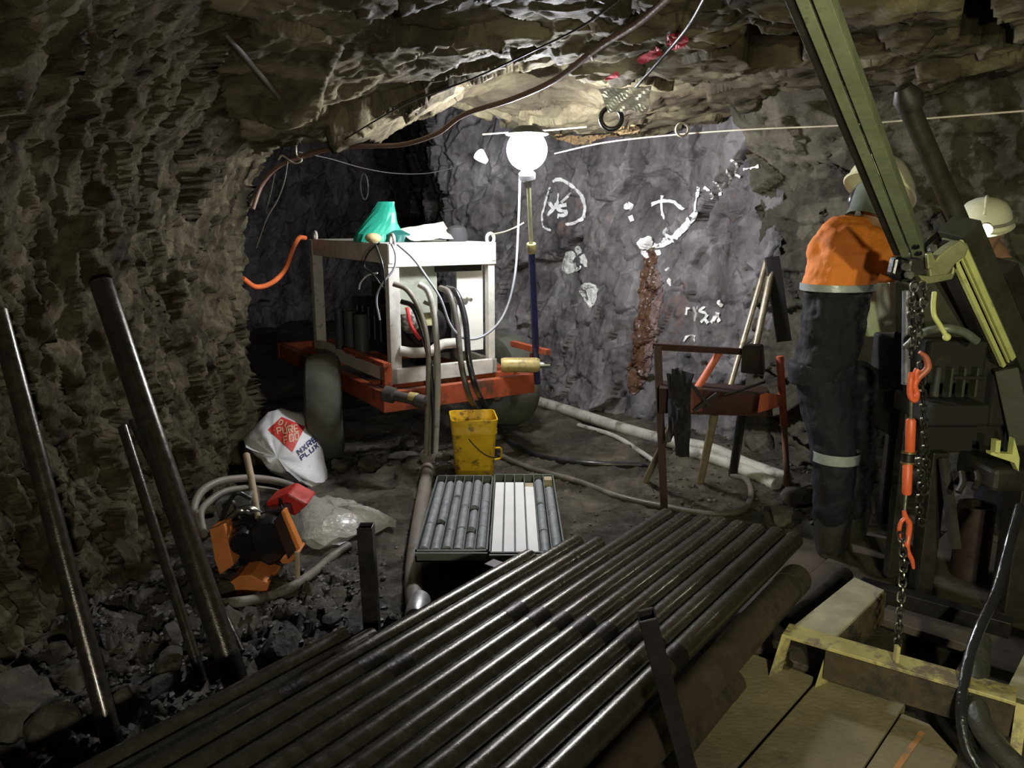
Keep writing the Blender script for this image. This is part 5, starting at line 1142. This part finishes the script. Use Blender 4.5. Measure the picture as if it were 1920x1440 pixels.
b = MB(); torso(b, [(wai2 - Vector((0, 0, .12)), rt2 * .17, ff * .14), (wai2, rt2 * .16, ff * .13), (che2, rt2 * .20, ff * .15), (che2.lerp(nec2, .6), rt2 * .16, ff * .12), (nec2 - Vector((0, 0, .01)), rt2 * .08, ff * .08)])
limb(b, [shA, shA.lerp(elA, .6)], [.085, .075]); limb(b, [shB, shB.lerp(elB, .6)], [.085, .075])
o = b.build('jacket', M('grey_green_jacket', (.15, .17, .14), .6, 0, var=.35, scale=10, dirt=(.05, .05, .04), dirt_amt=.35, dscale=6), p2); blob(o, .009, 4, .03, .08)
b = MB(); 
for s_ in (-1, 1):
    hp_ = pel2 + rt2 * .08 * s_; kn_ = Vector((hp_.x - .03, hp_.y - .02, .50)); an_ = Vector((hp_.x, hp_.y + .03, .12)); limb(b, [hp_ + Vector((0, 0, .05)), kn_, an_], [.115, .09, .085])
o = b.build('trousers', navy2, p2); blob(o, .010, 4, .02, .1)
for s_ in (-1, 1):
    a_ = pel2 + rt2 * .08 * s_; a_ = Vector((a_.x, a_.y + .03, .09)); b = MB(); b.tube([a_ + Vector((0, 0, .16)), a_], [.085, .065], 18); b.tube([a_ - ff * .04 - Vector((0, 0, .03)), a_ + ff * .1 - Vector((0, 0, .04)), a_ + ff * .19 - Vector((0, 0, .05))], [.055, .055, .035], 16); blob(b.build('boot', bootm, p2), .009, 3)
for w_, e_, nm, sd in ((wrA, elA, 'work_glove', 1), (wrB, elB, 'work_glove', -1)):
    b = MB(); hand(b, w_ - (w_ - e_).normalized() * .01, w_ - e_, Vector((-.3, -1, .3)), 1.2, .6, sd); b.tube([w_ - (w_ - e_).normalized() * .05, w_ + (w_ - e_).normalized() * .02], [.042, .038], 14)
    blob(b.build('glove', M('pale_work_glove', (.62, .68, .52), .7), p2), .005, 2)
h2 = hat(hc2 + Vector(R2.col[2]) * .03, f2, 1.0, p2, M('bright_hard_hat_shell', (.85, .85, .62), .35, 0, var=.05, bump=0, dirt=(.62, .60, .42), dirt_amt=.15), R2)
hl = hc2 + Vector(R2.col[2]) * .05 + Vector(R2.col[1]) * .148 + Vector(R2.col[0]) * -.01
MB().lathe([(0, -.02), (.028, -.018), (.030, .012), (.0, .012)], hl, R2.col[1], 20).build('headlamp', M('grey_lamp_case', (.25, .25, .22), .4), h2, smooth=True)
MB().lathe([(0, .0125), (.024, .0125), (.022, .018), (0, .020)], hl, R2.col[1], 20).build('headlamp_lens', M('headlamp_glow', (1.0, 1.0, .82), .4, 0, var=0, bump=0, emit=25), h2, smooth=True, label='glowing headlamp lens')
MB().tube([hc2 + Vector(R2.col[2]) * .055 + Vector(R2.col[0]) * math.cos(a) * .118 + Vector(R2.col[1]) * math.sin(a) * .143 for a in np.linspace(0, 2 * math.pi, 33)[:-1]], .009, 6, closed=True).build('headlamp_strap', M('grey_elastic', (.30, .30, .24), .7), h2, smooth=True)
lamp('headlamp_beam', 'SPOT', tuple(hl + Vector(R2.col[1]) * .03), tuple(hl + Vector(R2.col[1]) * 1.0 + Vector((-.1, 0, -.5))), 2.5, (1.0, 1.0, .75), .02, 90, .6)
# ------------------------------------------------------------------ marks painted on the rock
class Cat: 
    def __init__(s, ts): s.ts = ts
    def ray_cast(s, o, d, r):
        best = (None, None, None, None)
        for t in s.ts:
            h = t.ray_cast(o, d, r)
            if h[0] is not None and (best[0] is None or h[3] < best[3]): best = h
        return best
allw = Cat([bvb, bvr, bvc, bvl])
wp = M('white_spray_paint', (.88, .88, .88), .6, 0, var=.06, bump=0); rdp = M('red_spray_paint', (.42, .035, .05), .6, 0, var=.35, scale=25)
def mark(name, strokes, w, mat, parent, lift=.012):
    m = MB()
    for s in strokes:
        q = stroke(allw, s[0] if isinstance(s, tuple) else s, (s[1] if isinstance(s, tuple) else w) * 1.25, mat, 'tmp_mark', None, lift); pass
        # drop quads that stretch over a ledge
        vs = q.v; fs = []
        for p_ in q.f:
            c = [vs[i] for i in p_]
            if max((c[i] - c[i - 1]).length for i in range(4)) < .22: fs.append(p_)
        m.add(vs, fs)
    return m.build(name, mat, parent)
mark('painted_circle', [([(1038, 340), (1052, 336), (1072, 348), (1092, 368), (1098, 390), (1094, 408), (1080, 418), (1062, 422)], 5), ([(1032, 350), (1024, 378), (1016, 405), (1020, 425), (1034, 432)], 3)], 4, wp, wall_back)
mark('painted_letter_k', [[(1028, 378), (1040, 392)], [(1048, 362), (1044, 380), (1028, 404)], [(1072, 360), (1052, 378)]], 4, wp, wall_back)
mark('painted_number_five', [[(1064, 384), (1046, 388), (1048, 394), (1062, 396), (1060, 404), (1044, 404)]], 6, wp, wall_back)
mark('painted_dot', [([(1178, 380), (1180, 394)], 17), ([(1182, 404), (1186, 414)], 7)], 8, wp, wall_back)
mark('painted_arrow', [([(1222, 384), (1235, 379), (1250, 377), (1265, 380), (1282, 392)], 5), ([(1242, 366), (1241, 385), (1245, 412)], 4), ([(1310, 352), (1306, 380), (1304, 398)], 3), ([(1306, 396), (1290, 418), (1272, 438), (1262, 448)], 9), ([(1262, 446), (1246, 438), (1252, 428)], 4), ([(1264, 450), (1240, 462), (1225, 460)], 7), ([(1240, 455), (1252, 445)], 5)], 5, wp, wall_back)
mark('painted_blotch', [([(1198, 462), (1208, 456), (1222, 458)], 20), ([(1206, 480), (1212, 474)], 16), ([(1232, 478), (1238, 470)], 9)], 8, wp, wall_back)
mark('painted_scribble', [([(1322, 350), (1330, 358), (1334, 372)], 4), ([(1340, 340), (1350, 352), (1352, 366)], 3), ([(1360, 320), (1368, 330), (1366, 344)], 4), ([(1372, 298), (1380, 308), (1378, 324), (1388, 330)], 4), ([(1396, 318), (1410, 314), (1424, 312)], 3), ([(1352, 348), (1358, 340)], 3)], 4, wp, wall_back)
mark('painted_letters', [([(1290, 576), (1287, 590)], 3), ([(1298, 575), (1303, 585), (1308, 574)], 3.5), ([(1303, 586), (1300, 602)], 3), ([(1322, 576), (1314, 584), (1326, 588), (1316, 604)], 3.5), ([(1330, 590), (1324, 598), (1330, 607)], 4), ([(1346, 586), (1340, 597), (1335, 606)], 3.5), ([(1343, 590), (1350, 604)], 3), ([(1346, 565), (1352, 572), (1350, 562)], 4)], 4, wp, wall_back)
mark('painted_arc', [([(1284, 640), (1290, 630), (1300, 630), (1304, 640)], 3)], 3, wp, wall_back)
qz = M('wet_white_quartz', (.72, .72, .70), .25, 0, var=.35, scale=20, bump=.5, bscale=30)
mark('quartz_patch', [([(1072, 470), (1066, 490), (1072, 512)], 22), ([(1082, 462), (1092, 482), (1100, 500)], 10), ([(1090, 500), (1078, 508)], 8)], 8, qz, wall_back, .010)
mark('quartz_patch', [([(1102, 530), (1106, 552), (1110, 575)], 26), ([(1094, 534), (1096, 545)], 8)], 8, qz, wall_back, .010)
mark('quartz_patch', [([(1254, 522), (1258, 536)], 8), ([(1250, 503), (1253, 507)], 7)], 8, qz, wall_back, .010)
rs_ = M('rust_water_stain', (.11, .055, .03), .4, 0, var=.4, scale=14, dirt=(.08, .045, .03), dirt_amt=.4, dscale=18)
mark('rust_stain', [([(1222, 470), (1217, 500), (1214, 540), (1208, 590), (1200, 640), (1194, 690), (1188, 740)], 22)], 20, rs_, wall_back, .010)
mark('pinkish_stain', [([(1230, 505), (1232, 560), (1224, 610), (1216, 660), (1200, 720)], 16)], 20, M('pink_brown_stain', (.17, .115, .105), .5, 0, var=.3, scale=16), wall_back, .008)
o = MB().lathe([(0, 0), (.02, 0), (.026, .02), (.02, .05), (0, .06)], (hit(1221, 472)[0]), (0, -1, .4), 12).build('drain_plug', M('brown_iron', (.13, .08, .04), .6), wall_back, smooth=True)
mark('red_paint_mark', [([(1195, 112), (1215, 104), (1240, 90)], 12), ([(1232, 96), (1240, 92)], 16), ([(1250, 80), (1268, 74), (1290, 72)], 20), ([(1262, 66), (1276, 64)], 12), ([(1135, 148), (1150, 140), (1160, 138)], 8)], 10, rdp, ceiling, .008)
mark('ochre_ledge_band', [([(1040, 255), (1090, 262), (1140, 250), (1200, 240)], 12)], 10, M('ochre_band', (.48, .33, .16), .7, 0, var=.4, scale=30), ceiling, .010)  # ochre band laid along the ceiling ledge

# ------------------------------------------------------------------ cables under the roof
brown = M('brown_cable_skin', (.17, .10, .075), .5); dk = M('dark_cable_skin', (.035, .03, .03), .5)
def cz_(px, py, down=.05, back=0):
    h = hit(px, py, (bvc,)); r = ray(px, py); return h[0] + Vector((0, -.02, -down * .5)) - r * down if h is not None else P(px, py, 4)
hose('roof_cable', 'thick brown cable sagging under the roof from the left corner to the right', 'cable', PP((474, 392, 4.8), (492, 345, 4.85), (525, 310, 4.8), (580, 290, 4.7), (640, 276, 4.6), (700, 274, 4.5), (760, 270, 4.4), (820, 250, 4.25), (870, 215, 4.1), (960, 186, 3.9), (1040, 150, 3.6), (1120, 90, 3.2), (1200, 40, 2.85), (1270, -20, 2.55)), .013, brown)
hose('roof_cable', 'second brown cable running beside the thick one at the left corner', 'cable', PP((470, 385, 4.9), (500, 330, 4.9), (545, 300, 4.85), (600, 282, 4.8), (660, 270, 4.7)), .012, brown)
hose('thin_cable', 'thin grey cable drooping behind the green bag', 'cable', PP((560, 285, 4.9), (620, 298, 5.1), (680, 315, 5.3), (740, 325, 5.5), (800, 325, 5.7), (850, 315, 5.8)), .0035, dk)
hose('thin_cable', 'thin black cable running down the roof to the small black ring', 'cable', PP((1330, -20, 2.65), (1290, 50, 3.0), (1240, 110, 3.4), (1190, 165, 3.8), (1150, 205, 4.2)), .007, dk)
hose('thin_cable', 'thin dark cable high across the roof above the globe lamp', 'cable', PP((1160, 0, 2.6), (1090, 50, 2.85), (1000, 95, 3.15), (880, 150, 3.5), (760, 195, 3.85), (640, 265, 4.4)), .004, dk)
hose('tie_wire', 'looped pale wire hanging under the brown cables, right strand', 'wire', PP((540, 300, 4.75), (533, 340, 4.75), (520, 375, 4.75), (500, 410, 4.75), (480, 465, 4.8)), .004, M('dull_wire', (.09, .08, .065), .6))
hose('tie_wire', 'looped pale wire hanging under the brown cables, left strand', 'wire', PP((515, 325, 4.75), (508, 360, 4.75), (498, 400, 4.75)), .004, M('dull_wire', (.09, .08, .065), .6))
hose('tie_wire', 'short pale wire ring tying the brown cables together', 'wire', PP((556, 258, 4.8), (556, 290, 4.74), (566, 300, 4.70), (552, 306, 4.72), (530, 292, 4.75), (522, 300, 4.76)), .005, MATS['pale_rope'])
hose('string_line', 'pale string stretched across the right wall behind the mast', 'rope', PP((1040, 288, 5.3), (1130, 268, 5.0), (1250, 254, 4.7), (1400, 243, 4.3), (1580, 235, 3.9), (1740, 222, 3.6), (1920, 208, 3.35), (1990, 203, 3.25)), .0042, rope_m)
hose('string_line', 'short bright string behind the globe lamp', 'rope', PP((905, 252, 5.25), (960, 248, 5.2), (1030, 244, 5.15), (1100, 238, 5.1)), .005, rope_m)
t = thing('hanging_ring', 'small black rubber ring hanging from the roof beside the silver foil', 'ring', P(1146, 222, 4.25))
c = P(1146, 222, 4.25); MB().tube([c + Vector((math.cos(a) * .055, .0 + math.sin(a) * .01, math.sin(a) * .055)) for a in np.linspace(0, 2 * math.pi, 29)[:-1]], .013, 10, closed=True).build('ring', black_rub, t, smooth=True)
MB().tube(crv([c + Vector((0, 0, .055)), c + Vector((.01, 0, .12)), c + Vector((0, .05, .22))], 5), .004, 6).build('cord', dk, t, smooth=True)
foil = M('silver_foil', (.80, .81, .83), .35, .6, var=.1, bump=.9, bscale=14)
t = thing('foil_sheet', 'crumpled silver foil stuck under the roof right of the globe lamp', 'foil', P(1190, 190, 4.2))
sheet([P(1122, 166, 3.75), P(1222, 162, 3.75), P(1214, 210, 3.82), P(1140, 208, 3.82)], amp=.012, nu=16, nv=10, seed=4).build('foil', foil, t)
c = P(1279, 243, 4.55); tag(MB().tube([c + Vector((math.cos(a) * .035, 0, math.sin(a) * .035)) for a in np.linspace(0, 2 * math.pi, 21)[:-1]], .007, 8, closed=True).build('wire_ring', rope_m, smooth=True), 'small pale wire ring tied to the string right of the black ring', 'ring')
# drilled half-hole in the left wall: a dark bar stands in for its groove
a_ = hit(412, 62); b_ = hit(515, 182)
tag(MB().tube([a_[0] + Vector((.02, 0, 0)), b_[0] + Vector((.02, 0, 0))], .014, 10).build('half_hole_bar', M('half_hole_tone', (.07, .065, .042), .8), smooth=True), 'straight dark bar standing in for a drilled half-hole in the upper left rock', 'bar')
c = P(683, 350, 6.3); tag(MB().tube([c + Vector((math.cos(a) * .03, 0, math.sin(a) * .10)) for a in np.linspace(0, 2 * math.pi, 21)[:-1]], .006, 8, closed=True).build('hanging_loop', dk, smooth=True), 'dim wire loop hanging in the dark recess above the green bag', 'wire')

# ------------------------------------------------------------------ loose rocks
def rock_bm(size, seed, n=3, planes=16):
    r_ = np.random.RandomState(seed); bm = bmesh.new(); bmesh.ops.create_icosphere(bm, subdivisions=n, radius=1)
    V_ = np.array([v.co for v in bm.verts]); N_ = r_.normal(size=(planes, 3)); N_ /= np.linalg.norm(N_, axis=1)[:, None]; d = r_.uniform(.6, .95, planes)
    dt = V_ @ N_.T; rad = np.min(np.where(dt > .05, d / np.maximum(dt, .05), 9), axis=1); rad = np.minimum(rad, 1.25)
    V_ = V_ * rad[:, None]; V_ = V_ * (1 + .03 * fbm(V_ * 4, seed, 3))[:, None] * np.array(size)
    F_ = [tuple(v.index for v in f.verts) for f in bm.faces]; bm.free(); return V_, F_
stone = rock_mat('loose_grey_stone', [(0.3, (0.032, 0.027, 0.021)), (0.5, (0.09, 0.08, 0.062)), (0.72, (0.20, 0.18, 0.145))], rough=(.4, .75), scale=6, bump=.6, spec=.35)
def rock(px, py, size, seed, label, z=0, mat=stone):
    V_, F_ = rock_bm(size, seed); q = onfloor(px, py) + Vector((0, 0, size[2] * .35 + z)); m = MB(); m.add([Vector(v) for v in V_], F_); a = seed * 1.7
    o = m.build('rock', mat, local=True); o.location = q; o.rotation_euler = (0, 0, a); return tag(o, label, 'rock', 'loose rocks on the mud')
for px, py, s, sd, lab in (
    (20, 1370, (.13, .12, .15), 1, 'big rounded rock cut by the left edge of the picture'), (105, 1375, (.07, .07, .10), 2, 'upright pointed rock right of the big rounded rock'), (225, 1330, (.06, .05, .05), 3, 'rock at the foot of the leftmost leaning rod'),
    (325, 1200, (.05, .05, .05), 4, 'squarish pale rock between the leftmost rod and the slim rod'), (320, 1250, (.07, .06, .05), 5, 'rock just below the squarish pale rock'), (290, 1300, (.10, .06, .04), 6, 'flat dark slab left of the slim rod foot'),
    (405, 1230, (.05, .05, .04), 7, 'rock lying between the slim rod and the tall rod'), (468, 1275, (.05, .05, .03), 8, 'flat pale rock right of the tall rod foot'), (525, 1230, (.08, .07, .06), 9, 'dark lump with a shiny face right of the leaning rods'),
    (560, 1275, (.09, .06, .03), 10, 'flat mud slab near the lower left end of the rods'), (620, 1170, (.04, .04, .04), 11, 'small rock left of the rusty rack post'), (738, 1180, (.04, .04, .05), 12, 'small pale rock between the rack post and the fat hose'),
    (748, 862, (.12, .08, .05), 13, 'flat pale rock left of the hose clamp under the trailer'), (690, 870, (.10, .08, .05), 14, 'grey rock below the trailer, left of the flat pale rock'), (640, 880, (.08, .06, .05), 15, 'dark rock right of the printed sack'),
    (765, 835, (.11, .06, .05), 16, 'long pale rock behind the hose clamp'), (1010, 690, (.20, .16, .22), 17, 'greenish boulder behind the right corner of the trailer'), (1090, 740, (.16, .12, .14), 18, 'grey boulder at the foot of the rock face left of the rust streak'),
    (1340, 790, (.22, .16, .16), 19, 'pale angular boulder behind the rusty stand'), (1425, 840, (.14, .12, .12), 20, 'rock right of the pale angular boulder'), (1500, 935, (.14, .09, .05), 21, 'flat brown rock left of the worker boots'),
    (1430, 800, (.12, .1, .10), 22, 'rock behind the right post of the rusty stand'), (1465, 970, (.09, .07, .05), 23, 'lumpy rock in front of the flat brown rock'), (1640, 900, (.15, .12, .10), 24, 'rock behind the legs of the worker in orange'),
    (1660, 960, (.12, .10, .07), 25, 'rock right of the worker boots'), (1850, 950, (.18, .12, .12), 26, 'pale rock lit under the rig at the right'), (1790, 900, (.16, .12, .16), 27, 'bright rock behind the rig legs'), (985, 800, (.10, .05, .03), 28, 'long flat rock behind the yellow bucket')):
    rock(px, py, s, sd, lab)
# fine rubble, too much to count
rg = random.Random(9); mb_ = MB(); protos = []
for k in range(6):
    V_, F_ = rock_bm((1, .8, .6), 50 + k, 1, 9); protos.append((V_, F_))
cnt = 0
allv = []; allf = []; base_i = 0
while cnt < 2600:
    px, py = rg.uniform(60, 1560), rg.uniform(800, 1440)
    q = G(px, py)
    inrub = (px < 720 and py > 1050) or (px > 1200 and py < 1010) or (560 < px < 860 and py < 900)
    if not inrub and rg.random() > .22: continue
    if q.x > .1 and q.y < 2.9: continue
    z = fz(q.x, q.y); s = rg.uniform(.005, .016) * (1.35 if inrub else .8)
    V_, F_ = protos[rg.randrange(6)]; a = rg.uniform(0, 6.28); ca, sa_ = math.cos(a), math.sin(a)
    Vr = np.stack([V_[:, 0] * ca - V_[:, 1] * sa_, V_[:, 0] * sa_ + V_[:, 1] * ca, V_[:, 2]], 1) * s + np.array([q.x, q.y, z + s * .2])
    allv += Vr.tolist(); allf += [tuple(i + base_i for i in f) for f in F_]; base_i += len(Vr); cnt += 1
me = bpy.data.meshes.new('rubble'); me.from_pydata(allv, [], allf); me.materials.append(rock_mat('wet_rubble', [(0.3, (0.02, 0.017, 0.014)), (0.5, (0.055, 0.048, 0.038)), (0.72, (0.13, 0.115, 0.09))], rough=(.2, .6), scale=5, bump=.3, spec=.5)); o = bpy.data.objects.new('rubble', me); COL.objects.link(o)
tag(o, 'fine wet rubble scattered over the muddy floor', 'rubble', kind='stuff')
